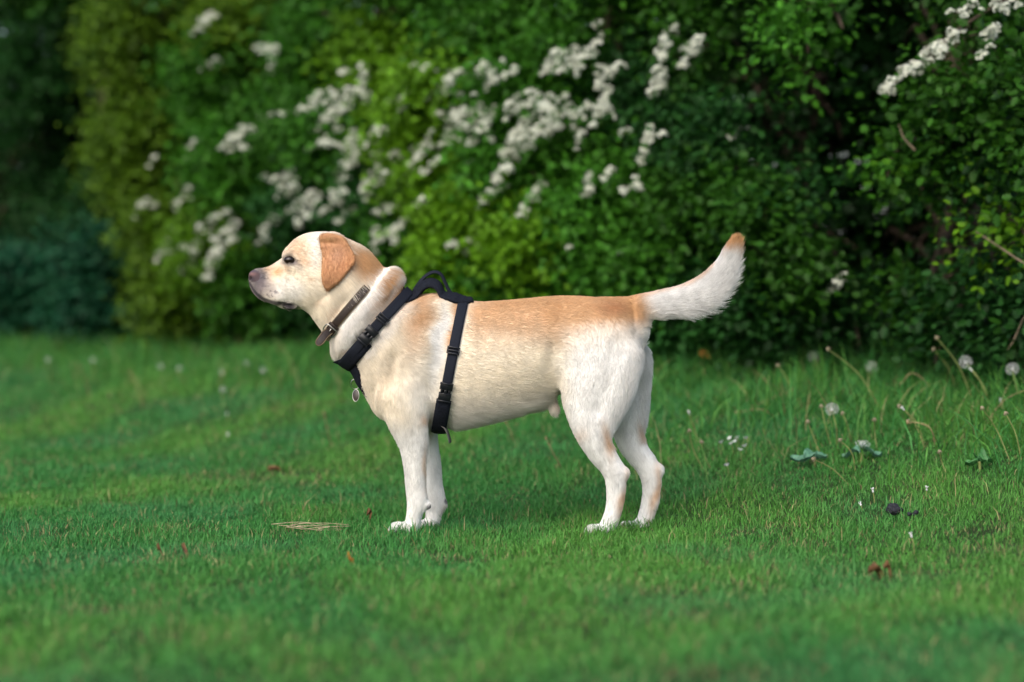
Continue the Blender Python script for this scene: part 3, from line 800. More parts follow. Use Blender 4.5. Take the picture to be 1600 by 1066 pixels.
def surface_nets(Fd):
    nx, ny, nz = Fd.shape
    S = Fd < 0
    c = np.zeros((nx - 1, ny - 1, nz - 1), np.uint8)
    for dx in (0, 1):
        for dy in (0, 1):
            for dz in (0, 1):
                c += S[dx:nx - 1 + dx, dy:ny - 1 + dy, dz:nz - 1 + dz]
    act = np.argwhere((c > 0) & (c < 8))
    ids = np.full(c.shape, -1, np.int64); ids[tuple(act.T)] = np.arange(len(act))
    acc = np.zeros((len(act), 3)); cnt = np.zeros(len(act))
    corners = [(a, b, d) for a in (0, 1) for b in (0, 1) for d in (0, 1)]
    for i, ca in enumerate(corners):
        for cb in corners[i + 1:]:
            if sum(abs(p - q) for p, q in zip(ca, cb)) != 1: continue
            A = act + ca; B = act + cb
            fa = Fd[tuple(A.T)]; fb = Fd[tuple(B.T)]
            x = (fa < 0) != (fb < 0)
            t = np.where(x, fa / (fa - fb + 1e-20), 0)
            acc += x[:, None] * (np.array(ca) + t[:, None] * (np.array(cb) - np.array(ca))); cnt += x
    V = (act + acc / cnt[:, None]) * H + np.array([GX[0], GY[0], GZ[0]])
    Q = []
    for ax in range(3):
        s0 = [slice(0, -1) if k == ax else slice(1, -1) for k in range(3)]
        s1 = [slice(1, None) if k == ax else slice(1, -1) for k in range(3)]
        a = S[tuple(s0)]; b = S[tuple(s1)]
        e = np.argwhere(a != b); flip = a[tuple(e.T)]
        off = np.array([0 if k == ax else 1 for k in range(3)]); e = e + off
        o1, o2 = [k for k in range(3) if k != ax]
        def cid(d1, d2):
            g = e.copy(); g[:, o1] -= d1; g[:, o2] -= d2
            return ids[tuple(g.T)]
        q = np.stack([cid(1, 1), cid(0, 1), cid(0, 0), cid(1, 0)], 1)
        if ax == 1: q = q[:, ::-1]
        q[~flip] = q[~flip][:, ::-1]
        Q.append(q)
    Q = np.vstack(Q); Q = Q[(Q >= 0).all(1)]
    return V, Q

def sample_field(p, Fd=None):
    Fd = FIELD if Fd is None else Fd
    g = (p - np.array([GX[0], GY[0], GZ[0]])) / H
    g = np.clip(g, 0, np.array(Fd.shape) - 1.001); i = g.astype(int); f = g - i
    out = 0
    for a in (0, 1):
        for b in (0, 1):
            for c in (0, 1):
                w = (f[:, 0] if a else 1 - f[:, 0]) * (f[:, 1] if b else 1 - f[:, 1]) * (f[:, 2] if c else 1 - f[:, 2])
                out = out + w * Fd[i[:, 0] + a, i[:, 1] + b, i[:, 2] + c]
    return out

def field_normal(p, e=0.004):
    n = np.stack([sample_field(p + d) - sample_field(p - d) for d in np.eye(3) * e], 1)
    return n / (np.linalg.norm(n, axis=1)[:, None] + 1e-9)

bodyV, bodyQ = surface_nets(FIELD)
# light relaxing of the surface, volume kept by the mean of two opposite steps
def relax(V, Q, steps):
    E = np.vstack([Q[:, [0, 1]], Q[:, [1, 2]], Q[:, [2, 3]], Q[:, [3, 0]]]); E = np.vstack([E, E[:, ::-1]])
    deg = np.bincount(E[:, 0], minlength=len(V))[:, None]
    for lam in steps:
        m = np.stack([np.bincount(E[:, 0], weights=V[E[:, 1], k], minlength=len(V)) for k in range(3)], 1) / deg
        V = V + lam * (m - V)
    return V
bodyV = relax(bodyV, bodyQ, (0.5, -0.5, 0.5, -0.5))

# ---- coat colours (markings of the coat, with fold and ear shading painted in), in photograph coordinates of the side view
WHITE = np.array([.74, .735, .72]); CREAM = np.array([.78, .71, .585]); TAN = np.array([.56, .325, .15]); ORANGE = np.array([.40, .20, .095])
DARK = np.array([.038, .033, .040]); PINK = np.array([.23, .125, .12]); GREY = np.array([.30, .25, .25])
def coat(V):
    dd = CAM_D - np.abs(V[:, 1])
    px = 800 + V[:, 0] * F_PX / dd; py = HORIZON - (V[:, 2] - CAM_H) * F_PX / dd
    near = V[:, 1] < 0
    nz = noise3(V, 55, 3); nz2 = noise3(V, 140, 4)
    qx = px + 4 * nz; qy = py + 5 * nz
    C = np.tile(CREAM, (len(V), 1))
    mask = np.zeros(len(V))
    def mixc(w, col):
        nonlocal C
        w = np.clip(w, 0, 1)[:, None]; C = C * (1 - w) + col * w
    def blob(cx, cy, rx, ry, rot=0, p=1.0):
        c, s = math.cos(math.radians(rot)), math.sin(math.radians(rot))
        bx, by = (px, py) if cx < 490 else (qx, qy)
        u = ((bx - cx) * c + (by - cy) * s) / rx; v = (-(bx - cx) * s + (by - cy) * c) / ry
        return np.exp(-(u * u + v * v) ** p)
    trunkm = sstep(630, 690, qx) * sstep(1020, 995, qx)
    mixc(trunkm * sstep(590, 660, qy) * .55, WHITE)
    # saddle of tan along the back
    mixc(trunkm * sstep(560, 490, qy - (qx - 730) * 0.0) * .80 * sstep(715, 745, qx), TAN)
    mixc(sstep(505, 470, qy) * sstep(740, 780, qx) * sstep(1015, 985, qx) * .55, TAN * .92)
    mixc(blob(860, 498, 14, 22) * .4, TAN * .95)
    mixc(blob(955, 478, 26, 14) * .85, ORANGE * 1.15)
    # hindquarters white
    mixc(sstep(852, 905, qx) * sstep(492, 562, qy) * .90, WHITE)
    mixc(sstep(880, 930, qx) * sstep(490, 520, qy) * .35, WHITE)
    # shoulder
    mixc(blob(653, 494, 20, 40) * .9, TAN); mixc(blob(640, 535, 14, 34) * .25, TAN)
    mixc(blob(668, 462, 32, 10) * .75, TAN * .95)
    mixc(blob(709, 512, 11, 56, 6, 2) * .85, TAN)
    mixc(blob(683, 535, 14, 64, 8, 2) * .97, WHITE); mixc(blob(660, 620, 30, 70) * .55, WHITE)
    mixc(blob(597, 600, 12, 40, 20) * .12, TAN)
    # legs
    legs = sstep(640, 690, qy)
    mixc(legs * .9, WHITE)
    mixc(blob(664, 656, 8, 6) * .55, TAN); mixc(blob(666, 735, 4, 34) * .55 * near, TAN); mixc(blob(692, 815, 6, 20) * .5 * ~near, TAN)
    mixc(blob(951, 690, 8, 22, -10) * .75 * near, TAN); mixc(blob(905, 682, 10, 16, 30) * .25, TAN)
    mixc(blob(976, 775, 7, 38, 8) * .75 * near, TAN); mixc(blob(1030, 775, 7, 38, 8) * .75 * ~near, TAN); mixc(blob(1006, 680, 6, 14) * .6 * ~near, TAN)
    # tail: white brush, tan along the top and at the tip
    tailm = sstep(975, 990, px) * sstep(520, 505, py)
    mixc(tailm * sstep(985, 1022, qx - (qy - 480) * .6), WHITE)
    topd = np.interp(px, [985, 1025, 1075, 1095, 1110, 1125], [461, 450, 437, 427, 414, 385])
    mixc(tailm * sstep(14, 4, py - topd) * .55 * sstep(1130, 1110, px), TAN)
    mixc(sstep(970, 985, qx) * blob(990, 476, 20, 20) * .75, TAN * .95)
    mixc(tailm * sstep(404, 384, qy) * sstep(1105, 1125, px), TAN * .9); mixc(tailm * blob(1158, 400, 8, 26) * .7, TAN)
    # neck and roll
    head = px < 662
    mixc(blob(578, 408, 28, 32, 40, 2) * .95 * head, TAN * .95); mixc(blob(560, 400, 14, 18) * .6, TAN)
    roll = blob(580, 490, 40, 92, 36, 3)
    mixc(roll * .8, WHITE); mixc(blob(606, 446, 8, 44, 36), TAN * .9); mixc(blob(624, 462, 11, 46, 40), TAN * .85); mixc(blob(598, 494, 8, 34, 42) * .8, TAN * .9); mixc(blob(536, 548, 10, 5) * .3, TAN)
    mixc(blob(522, 486, 5, 16, 30) * .45, TAN); mixc(blob(497, 472, 4, 10, 30) * .3, TAN); mixc(blob(540, 380, 20, 9, 35) * .5 * head, TAN)  # two tans along the throat folds: crease shade put into the colour
    # head
    mixc(blob(505, 372, 20, 14) * .7 * head, WHITE); mixc(blob(490, 395, 12, 30, 0, 2) * .5, WHITE); mixc(blob(462, 390, 18, 15, -40) * .6, TAN)
    mixc(blob(474, 408, 12, 9) * .5, TAN); mixc(blob(433, 425, 16, 9, -25) * .85, TAN); mixc(blob(415, 421, 14, 6, -25) * .75, TAN * .7)
    mixc(blob(450, 455, 26, 20, 0, 2) * .6, WHITE); mixc(blob(420, 440, 14, 12) * .2, PINK * 1.6)
    front = sstep(417, 404, px)
    mixc(front * .8, GREY * .5); mixc(blob(407, 438, 12.5, 20, 12, 1.6) * .92, DARK * 1.8)
    spots = sstep(.25, .6, noise3(V, 620, 9)) * blob(422, 456, 20, 11, 20, 2)
    mixc(blob(417, 453, 19, 13, 25, 1.5) * .6, GREY * 1.1); mixc(spots * .7, DARK * 2.2)
    lipy = np.interp(px, [390, 396, 403, 413, 425, 437, 443], [444, 455, 463, 470, 474, 476, 477])
    mixc((px < 446) * sstep(4.6, 1.4, np.abs(py - lipy + 1.8)) * .85, DARK * 1.3)
    lip = blob(452, 478.5, 13, 7.2, 12, 3)
    mixc(lip * .99, DARK * .6)
    mixc(blob(453, 407, 12.5, 8, 16, 2.2) * .97, DARK * .9); mixc(blob(443, 412, 7, 3, 20) * .6, DARK * 2); mixc(blob(452, 397, 12, 5, -15) * .35, GREY * .8); mixc(blob(463, 414, 10, 5, 35) * .40, GREY)
    mixc(blob(446, 400, 5, 3, -40) * .15, GREY); mixc(blob(484, 436, 4, 4) * .4, TAN)
    # ears
    e = poly_sd(px, py, ear_smooth); ye = np.abs(V[:, 1])
    em = sstep(1.0, -2.0, e) * (ye > .048)
    mixc(em * .96, ORANGE * (1.15 + .18 * nz[:, None])); mixc(em * blob(512, 371, 14, 5) * .55, TAN); mixc(em * blob(528, 402, 12, 16) * .35, np.array([.50, .32, .24])); mixc(em * sstep(-5, -1.5, e) * .35, TAN * .95); mixc(em * blob(515, 444, 9, 14, 20) * .5, ORANGE * .85)  # lighter fold and rim, darker tip: relief shading put into the ear colour
    # nose leather and pads
    nose = ((px - 396.5) / 10.2) ** 2 + ((py - 431) / 9.6) ** 2
    nm = sstep(1.15, .85, nose)
    mixc(nm, np.array([.060, .042, .046])); mixc(nm * blob(394, 428, 6, 3.5, 0) * .6, PINK); mixc(nm * sstep(428, 423, py) * .7, DARK * 2); mixc(nm * blob(393, 436, 4, 3) * .9, DARK)
    pad = np.maximum(sstep(7, 4, np.hypot(px - 672, py - 793)) * near, sstep(7, 4, np.hypot(px - 697, py - 790)) * ~near)
    mixc(pad * .85, DARK * 1.6)
    mixc(blob(865, 630, 7, 10) * .3, np.array([.6, .4, .36]))
    C *= (1 + .05 * nz2 + .04 * nz)[:, None]
    bare = np.clip(np.maximum.reduce([nm, pad, lip, blob(453, 407, 8.5, 5, 14, 3)]), 0, 1)
    return np.clip(C, 0.01, .92), bare, em
bodyC, bodyBare, bodyEar = coat(bodyV)

m_skin = material('dog_skin', attr='col', rough=0.75, spec=0.15)
dog = empty('dog', P(800, 830, 0), 'yellow labrador in profile standing on the lawn with its tail raised', 'dog')
body = obj('body', mesh_np('body', local(dog, bodyV), bodyQ.astype(np.int32), m_skin, cols=bodyC), dog)

# ---- planes of the straps worn by the dog (no coat under them)
def plane_of(top, bot):
    a, b = P(*top, 0), P(*bot, 0)
    s_ = (a - b) / np.linalg.norm(a - b); m_ = np.cross(s_, np.array([0.0, 1, 0]))
    return (a + b) / 2, s_, m_
COLLAR = plane_of((598, 424), (510, 526)); NECKSTRAP = plane_of((634, 462), (549, 556)); GIRTH = plane_of((724, 474), (687, 668))
def under_strap(p):
    u = np.zeros(len(p), bool)
    for (c, s_, m_), w, far_ in ((COLLAR, .010, .12), (NECKSTRAP, .013, .16), (GIRTH, .014, .22)):
        q = p - c
        u |= (np.abs(q @ m_) < w) & (np.abs(q @ s_) < far_)
    return u

# ---- fur strands
def flow_at(p):
    best = np.full(len(p), 1e9); T = np.zeros((len(p), 3)); acc = np.zeros(len(p))
    for pts, rad, sgn in TUBES:
        for i in range(len(pts) - 1):
            A, B = pts[i], pts[i + 1]; ab = B - A
            t = np.clip((p - A) @ ab / (ab @ ab), 0, 1)
            r = rad[i] + (rad[i + 1] - rad[i]) * t
            d = np.linalg.norm(p - A - t[:, None] * ab, axis=1) - r
            w = np.exp(-np.clip(d, -.2, 1) / 0.012)
            T += w[:, None] * (ab / np.linalg.norm(ab)) * sgn; acc += w
    return T / acc[:, None]

def make_fur(N):
    tri = bodyV[bodyQ]
    area = np.linalg.norm(np.cross(tri[:, 1] - tri[:, 0], tri[:, 2] - tri[:, 0]), axis=1)
    area = area * np.where(tri[:, :, 1].mean(1) > .05, .6, 1.0) * np.where((tri[:, :, 0].mean(1) > .30) & (tri[:, :, 2].mean(1) > .5), 2.6, 1.0)
    f = rng.choice(len(bodyQ), N, p=area / area.sum())
    u, v = rng.random((2, N, 1))
    q = bodyQ[f]
    p = (bodyV[q[:, 0]] * (1 - u) * (1 - v) + bodyV[q[:, 1]] * u * (1 - v) + bodyV[q[:, 2]] * u * v + bodyV[q[:, 3]] * (1 - u) * v)
    col, bare, ear = coat(p)
    keep = (rng.random(N) > bare * 1.2) & ~under_strap(p)
    p, col, ear = p[keep], col[keep], ear[keep]; N = len(p)
    n = field_normal(p)
    px = 800 + p[:, 0] * F_PX / CAM_D; py = HORIZON - (p[:, 2] - CAM_H) * F_PX / CAM_D
    T = FLOW[bodyQ[f][keep, 0]].copy()
    T[:, 2] -= .22 * sstep(600, 700, px) * sstep(1000, 960, px)
    nk = np.exp(-((px - 575) / 50) ** 2 - ((py - 490) / 80) ** 2)
    T = T + nk[:, None] * np.array([.5, 0, -.5])
    T = np.where((ear > .5)[:, None], np.array([.12, 0, -1.0]), T)
    T += (np.where((px > 985) & (py < 512), .06, .075) + .20 * nk)[:, None] * np.stack([noise3(p, 120, 11), noise3(p, 120, 12), noise3(p, 120, 13)], 1) + .09 * rng.normal(size=(N, 3))
    T -= n * (T * n).sum(1)[:, None]; T /= np.linalg.norm(T, axis=1)[:, None] + 1e-9
    # lengths (m)
    L = np.full(N, .012)
    L = np.where((px > 880) & (py > 500), .009, L)
    L = np.where(py > 690, .009, L); L = np.where(py > 812, .005, L)
    L = np.where((px < 500), .0085, L); L = np.where(px < 445, .0045, L); L = np.where(ear > .3, .006, L)
    L = L + .022 * np.exp(-((px - 578) / 55) ** 2 - ((py - 485) / 80) ** 2) * (ear < .3)
    L = L + .020 * sstep(.30, .9, -n[:, 2]) * ((px > 690) & (px < 850) & (py > 600))
    rear = sstep(.2, .8, n[:, 0]) * (px > 940) * (py > 540) * (py < 690)
    L = L + .010 * rear
    tailm = (px > 985) & (py < 512)
    tax = np.array([P(r[0], r[1], 0) for r in tail_secs]); ti = np.argmin(((p[:, None, :] - tax[None]) ** 2).sum(2), 1)
    lower = np.clip((n * np.array([.45, 0, -.9])).sum(1), 0, 1)
    tl = np.array([.012, .015, .020, .025, .029, .031, .031, .027, .023, .019])[ti] * (.45 + .85 * lower)
    tl = np.where(ti >= 8, np.maximum(tl, .021), tl)
    L = np.where(tailm, tl, L)
    for (c_, s_, m_), reach in ((COLLAR, .02), (NECKSTRAP, .052), (GIRTH, .02)):      # coat lies short just before a strap
        up = (p - c_) @ m_; up = up * np.sign(m_[0])
        L = np.where((up < 0) & (up > -reach) & ~((up > -.03) & (py < 445) & (px < 605)), np.minimum(L, .004 + .40 * (-up - .010).clip(0)), L)
    L = L + .012 * np.exp(-((px - 815) / 40) ** 2) * (py > 625) * (py < 660) * sstep(.2, .8, -n[:, 2])
    L *= rng.uniform(.65, 1.2, N)
    lift = np.where(tailm, .28 + .42 * lower, .24); lift = np.where(px < 500, .20, lift); lift = np.where(py > 690, .20, lift); lift = lift + .22 * nk + .10 * rear
    lift = lift * rng.uniform(.7, 1.3, N)
    wi = rng.choice(np.where((px > 402) & (px < 470) & (py > 452) & (py < 490) & (np.abs(p[:, 1]) > .006))[0], 40)      # whiskers
    L[wi] = rng.uniform(.007, .011, 40)
    K = 4
    t = np.linspace(0, 1, K)[None, :, None]
    pos = p[:, None, :] + L[:, None, None] * (T[:, None, :] * t + n[:, None, :] * (lift[:, None, None] * (1.25 * t - .45 * t * t)))
    droop = np.where(tailm, .03, .10)
    pos[:, :, 2] -= (L * droop)[:, None] * (t[:, :, 0] ** 2)
    pos = pos.astype(np.float32)
    cu = bpy.data.hair_curves.new('fur')
    cu.add_curves([K] * N)
    cu.attributes['position'].data.foreach_set('vector', local(dog, pos.reshape(-1, 3)).astype(np.float32).ravel())
    ra = cu.attributes.get('radius') or cu.attributes.new('radius', 'FLOAT', 'POINT')
    r0 = np.where(tailm, .00038, .00032)[:, None] * np.array([1.0, .9, .65, .15])[None]
    ra.data.foreach_set('value', r0.astype(np.float32).ravel())
    ca = cu.attributes.new('col', 'FLOAT_COLOR', 'CURVE')
    c4 = np.ones((N, 4), np.float32); c4[:, :3] = np.clip(col * (rng.normal(1.0, .07, (N, 1)) + .04 * noise3(p, 260, 17)[:, None]), .01, .95)
    ca.data.foreach_set('color', c4.ravel())
    m = bpy.data.materials.new('dog_fur'); m.use_nodes = True; nt = m.node_tree
    b = nt.nodes['Principled BSDF']; at = nt.nodes.new('ShaderNodeAttribute'); at.attribute_name = 'col'
    nt.links.new(at.outputs['Color'], b.inputs['Base Color'])
    b.inputs['Roughness'].default_value = .5; b.inputs['Specular IOR Level'].default_value = .3
    tr = nt.nodes.new('ShaderNodeBsdfTranslucent'); nt.links.new(at.outputs['Color'], tr.inputs['Color'])
    ms = nt.nodes.new('ShaderNodeMixShader'); ms.inputs[0].default_value = .25
    nt.links.new(b.outputs[0], ms.inputs[1]); nt.links.new(tr.outputs[0], ms.inputs[2]); nt.links.new(ms.outputs[0], nt.nodes['Material Output'].inputs['Surface'])
    cu.materials.append(m)
    return obj('fur', cu, dog)
FLOW = flow_at(bodyV.astype(np.float32))
fur = make_fur(FUR_N)

def uv_sphere(c, r, nu=16, nv=10):
    c = np.asarray(c, float); r = np.broadcast_to(np.asarray(r, float), (3,))
    V = [c + r * np.array([0, 0, 1])]
    for i in range(1, nv):
        a = math.pi * i / nv
        for j in range(nu):
            b = 2 * math.pi * j / nu
            V.append(c + r * np.array([math.sin(a) * math.cos(b), math.sin(a) * math.sin(b), math.cos(a)]))
    V.append(c - r * np.array([0, 0, 1])); Fs = []
    for j in range(nu):
        Fs.append([0, 1 + j, 1 + (j + 1) % nu])
        for i in range(nv - 2):
            a = 1 + i * nu
            Fs.append([a + j, a + nu + j, a + nu + (j + 1) % nu, a + (j + 1) % nu])
        Fs.append([1 + (nv - 2) * nu + j, len(V) - 1, 1 + (nv - 2) * nu + (j + 1) % nu])
    return np.array(V), Fs
m_eye = material('eye', (.010, .006, .004), rough=.12, spec=.4)
for s in (-1, 1):
    V, Fs = uv_sphere(local(dog, [P(452.5, 406.5, s * .0400)])[0], (.0140, .0110, .0105))
    obj('eye', mesh_np('eye', V, Fs, m_eye), dog)
m_claw = material('claw', (.35, .27, .22), rough=.4)
for (px, py, y, sc) in ((633, 826, -.073, 1), (660, 822, .070, 1), (938, 829, -.075, .95), (990, 824, .070, .95)):
    for j, off in enumerate((-.024, -.009, .009, .024)):
        fx = px - ((16 if j in (1, 2) else 11) + 8) * sc
        a, b = P(fx + 1, py + 1, y + off * sc), P(fx - 5, py + 4, y + off * sc)
        V, Fs = tube([a, (a + b) / 2 + np.array([0, 0, .001]), b], [.003, .0024, .0006], 6)
        obj('claw', mesh_np('claw', local(dog, V), Fs, m_claw), dog)
# ------------------------------------------------------------------ collar, harness and tag worn by the dog
COATF = FIELD - 0.0015
def march(origin, direction, r0=.32):
    """outermost skin crossing on the ray origin + r*direction, searched inwards from r0"""
    origin = np.atleast_2d(origin); direction = np.atleast_2d(direction)
    rs = np.arange(r0, -.02, -.002)
    out = np.full(len(origin), np.nan)
    for r in rs:
        f = sample_field(origin + r * direction, COATF)
        g = origin + r * direction
        inb = (g[:, 0] > GX[0]) & (g[:, 0] < GX[-1]) & (np.abs(g[:, 1]) < GY[-1]) & (g[:, 2] > GZ[0]) & (g[:, 2] < GZ[-1])
        hit = np.isnan(out) & (f < 0) & inb
        out[hit] = r
    return np.nan_to_num(out, nan=.05)

def ribbon(rows, normals, thick, closed=False):
    """rows (n,k,3) surface points; normals (n,k,3); gives a solid band"""
    n, k = rows.shape[:2]
    ys = np.linspace(-1, 1, k); edge = 1 - .35 * np.abs(ys) ** 4
    out = rows + normals * (thick * edge)[None, :, None]
    V = np.concatenate([out, rows], 1).reshape(-1, 3); m = 2 * k
    Fs = []
    N = n if closed else n - 1
    for i in range(N):
        a, b = i * m, ((i + 1) % n) * m
        for j in range(k - 1):
            Fs.append([a + j, b + j, b + j + 1, a + j + 1]); Fs.append([a + k + j, a + k + j + 1, b + k + j + 1, b + k + j])
        Fs.append([a, a + k, b + k, b]); Fs.append([a + k - 1, b + k - 1, b + 2 * k - 1, a + 2 * k - 1])
    if not closed:
        for i in (0, n - 1):
            q = [i * m + j for j in range(k)] + [i * m + k + j for j in range(k - 1, -1, -1)]
            Fs.append(q if i == 0 else q[::-1])
    return V, Fs

def strap_loop(plane, w, thick, off, th0=0.0, th1=2 * math.pi, n=96, smooth=4, k=5, r0=.2, cap=None):
    c, s_, m_ = plane
    closed = abs(th1 - th0 - 2 * math.pi) < 1e-6
    th = np.linspace(th0, th1, n, endpoint=not closed)
    d = np.sin(th)[:, None] * s_ + np.cos(th)[:, None] * np.array([0.0, 1, 0])
    R = []
    for j in range(k):
        o = c + m_ * (j / (k - 1) - .5) * w
        R.append(march(np.tile(o, (n, 1)), d, r0))
    R = np.array(R).T
    if cap is not None:
        R = np.minimum(R, (1.04 / np.sqrt((np.sin(th) / cap[0]) ** 2 + (np.cos(th) / cap[1]) ** 2))[:, None])
    base = R.max(1, keepdims=True) * .6 + R * .4
    for _ in range(smooth):
        if closed: base = (np.roll(base, 1, 0) + 2 * base + np.roll(base, -1, 0)) / 4
        else:
            b2 = base.copy(); b2[1:-1] = (base[:-2] + 2 * base[1:-1] + base[2:]) / 4; base = b2
    rows = np.stack([c + m_ * (j / (k - 1) - .5) * w + d * (base[:, j] + off)[:, None] for j in range(k)], 1)
    return rows, np.repeat(d[:, None, :], k, 1), closed

def boxes(specs, centre, ax, ay, az, bev=.25):
    """bevelled blocks (x,y,z,dx,dy,dz) in a local frame"""
    parts = []
    for (x, y, z, dx, dy, dz) in specs:
        b = min(dx, dy, dz) * bev; V = []; Fs = []
        for sz in (-1, 1):
            for ring, (ix, iz) in enumerate(((b, 0), (0, b))):
                zz = sz * (dz / 2 - (0 if ring == 0 else b))
                hx, hy = dx / 2 - (b if ring == 0 else 0), dy / 2 - (b if ring == 0 else 0)
                V += [(x - hx, y - hy, z + zz), (x + hx, y - hy, z + zz), (x + hx, y + hy, z + zz), (x - hx, y + hy, z + zz)]
        q = lambda a: [a, a + 1, a + 2, a + 3]
        Fs.append(q(0)[::-1]); Fs.append(q(8))
        for a, c2 in ((0, 4), (4, 12), (12, 8)):
            for j in range(4):
                k2 = (j + 1) % 4
                Fs.append([a + j, a + k2, c2 + k2, c2 + j])
        V = np.array(V)
        parts.append((centre + V[:, :1] * ax + V[:, 1:2] * ay + V[:, 2:] * az, Fs))
    return merge(*parts)

m_web = material('black_webbing', (.0090, .0110, .0175), rough=.8, spec=.15, noise=(900, .6, 1.7), bump=(1400, .5, .0006))
m_pad = material('black_padding', (.0080, .0096, .0150), rough=.9, spec=.12, noise=(260, .6, 1.7), bump=(700, .6, .001))
m_plastic = material('black_plastic', (.008, .009, .012), rough=.35, spec=.4)
m_steel = material('steel', (.55, .54, .52), rough=.28, metal=1.0)
m_leather = material('brown_leather', (.020, .012, .009), rough=.55, spec=.4, noise=(120, .7, 1.4), bump=(500, .4, .0008))
m_thread = material('tan_thread', (.26, .19, .11), rough=.8)
m_disc = material('dark_enamel', (.03, .022, .018), rough=.3, spec=.5)

# --- collar
collar = empty('dog_collar', P(540, 490, 0), 'brown leather collar with stitched edge and buckle on the dog\'s neck', 'collar')
rows, nrm, cl = strap_loop(COLLAR, .021, .0035, .0012, n=110, k=5, smooth=6)
sinkc = .022 * sstep(.45, .95, np.sin(np.linspace(0, 2 * np.pi, 110, endpoint=False)))      # buried in the nape coat
rows = rows - nrm * sinkc[:, None, None]
obj('strap', mesh_np('strap', *(lambda V, f: (local(collar, V), f))(*ribbon(rows, nrm, .0035, cl)), m_leather), collar)
st = []
for j, sh in ((0, .12), (4, .12)):
    line = rows[:, j] * (1 - sh) + rows[:, 2] * sh + nrm[:, 2] * .0036
    for i in range(0, len(line), 1):
        a, b = line[i], line[(i + 1) % len(line)]
        st.append(tube([a + (b - a) * .1, a + (b - a) * .42], .0007, 5)); st.append(tube([a + (b - a) * .58, a + (b - a) * .9], .0007, 5))
V, Fs = merge(*st)
obj('stitching', mesh_np('stitching', local(collar, V), Fs, m_thread), collar)
# buckle low on the near side
bi = int(np.argmin(np.linalg.norm((rows[:, 2] - P(518, 514, -.06)) * np.array([1, .4, 1]), axis=1)))
bc = rows[bi, 2] + nrm[bi, 2] * .006; bt = rows[(bi + 2) % 110, 2] - rows[bi - 2, 2]; bt /= np.linalg.norm(bt)
if bt[2] > 0: bt = -bt
bn = nrm[bi, 2]; bn = bn - bt * (bn @ bt); bn /= np.linalg.norm(bn); bm = np.cross(bn, bt)
a = np.linspace(0, 2 * np.pi, 25)[:-1]
sq = lambda t: np.sign(t) * np.abs(t) ** .45
ringp = np.array([bc + bt * (.013 * sq(math.cos(t))) + bm * (.0165 * sq(math.sin(t))) + bn * .002 for t in a])
V, Fs = tube(np.vstack([ringp, ringp[:2]]), .0016, 7, cap=False)
obj('buckle', mesh_np('buckle', local(collar, V), Fs, m_steel), collar)
V, Fs = boxes([(0, 0, .0005, .020, .024, .005), (-.018, 0, .0005, .007, .0275, .0065)], bc, bt, bm, bn)
obj('keeper', mesh_np('keeper', local(collar, V), Fs, m_leather), collar)
V, Fs = tube([bc + bn * .0055 - bt * .010, bc + bn * .007, bc + bn * .0055 + bt * .013], .0012, 6)
obj('prong', mesh_np('prong', local(collar, V), Fs, m_steel), collar)
# free end of the strap, hanging off below the buckle
tp = catmull([bc + bn * .004, P(508, 523, -.070), P(502, 531, -.078), P(495, 540, -.080)], 5)
tt = np.gradient(tp, axis=0); tt /= np.linalg.norm(tt, axis=1)[:, None]
wd = np.array([.0105] * (len(tp) - 4) + [.0103, .0095, .0075, .0035])
side = np.cross(tt, np.array([0, -1.0, 0.15])); side /= np.linalg.norm(side, axis=1)[:, None]
nn = np.cross(side, tt)
nn *= np.where(nn[:, 1:2] > 0, -1, 1)
rws = np.stack([tp + side * (wd * e)[:, None] for e in (-1, -.5, 0, .5, 1)], 1)
obj('strap_end', mesh_np('strap_end', *(lambda V, f: (local(collar, V), f))(*ribbon(rws, np.repeat(nn[:, None], 5, 1), .003)), m_leather), collar)
ed = np.vstack([rws[:, 0] * .86 + rws[:, 2] * .14, (rws[:, 4] * .86 + rws[:, 2] * .14)[::-1]]) + np.repeat(nn, 2, 0)[:2 * len(nn)] * .0032
V, Fs = tube(ed, .0006, 5)
obj('stitching', mesh_np('stitching', local(collar, V), Fs, m_thread), collar)

# --- harness
harness = empty('dog_harness', P(650, 560, 0), 'black webbing harness with handle and clip buckles strapped round the dog\'s chest', 'harness')
def hpart(name, VF, mat, parent=harness):
    return obj(name, mesh_np(name, local(harness, VF[0]), VF[1], mat), parent)
rowsN, nrmN, clN = strap_loop(NECKSTRAP, .025, .003, .0055, n=110, smooth=5)
hpart('neck_strap', ribbon(rowsN, nrmN, .003, clN), m_web)
rowsG, nrmG, clG = strap_loop(GIRTH, .025, .003, .003, n=120, smooth=6, r0=.24, cap=(.153, .145))
hpart('girth_strap', ribbon(rowsG, nrmG, .003, clG), m_web)
rowsQ, nrmQ, _ = strap_loop(NECKSTRAP, .032, .006, .001, th0=math.pi * 1.14, th1=math.pi * 1.86, n=40, smooth=4)
hpart('neck_pad', ribbon(rowsQ - NECKSTRAP[2] * np.sign(NECKSTRAP[2][0]) * -.008, nrmQ, .006), m_pad)
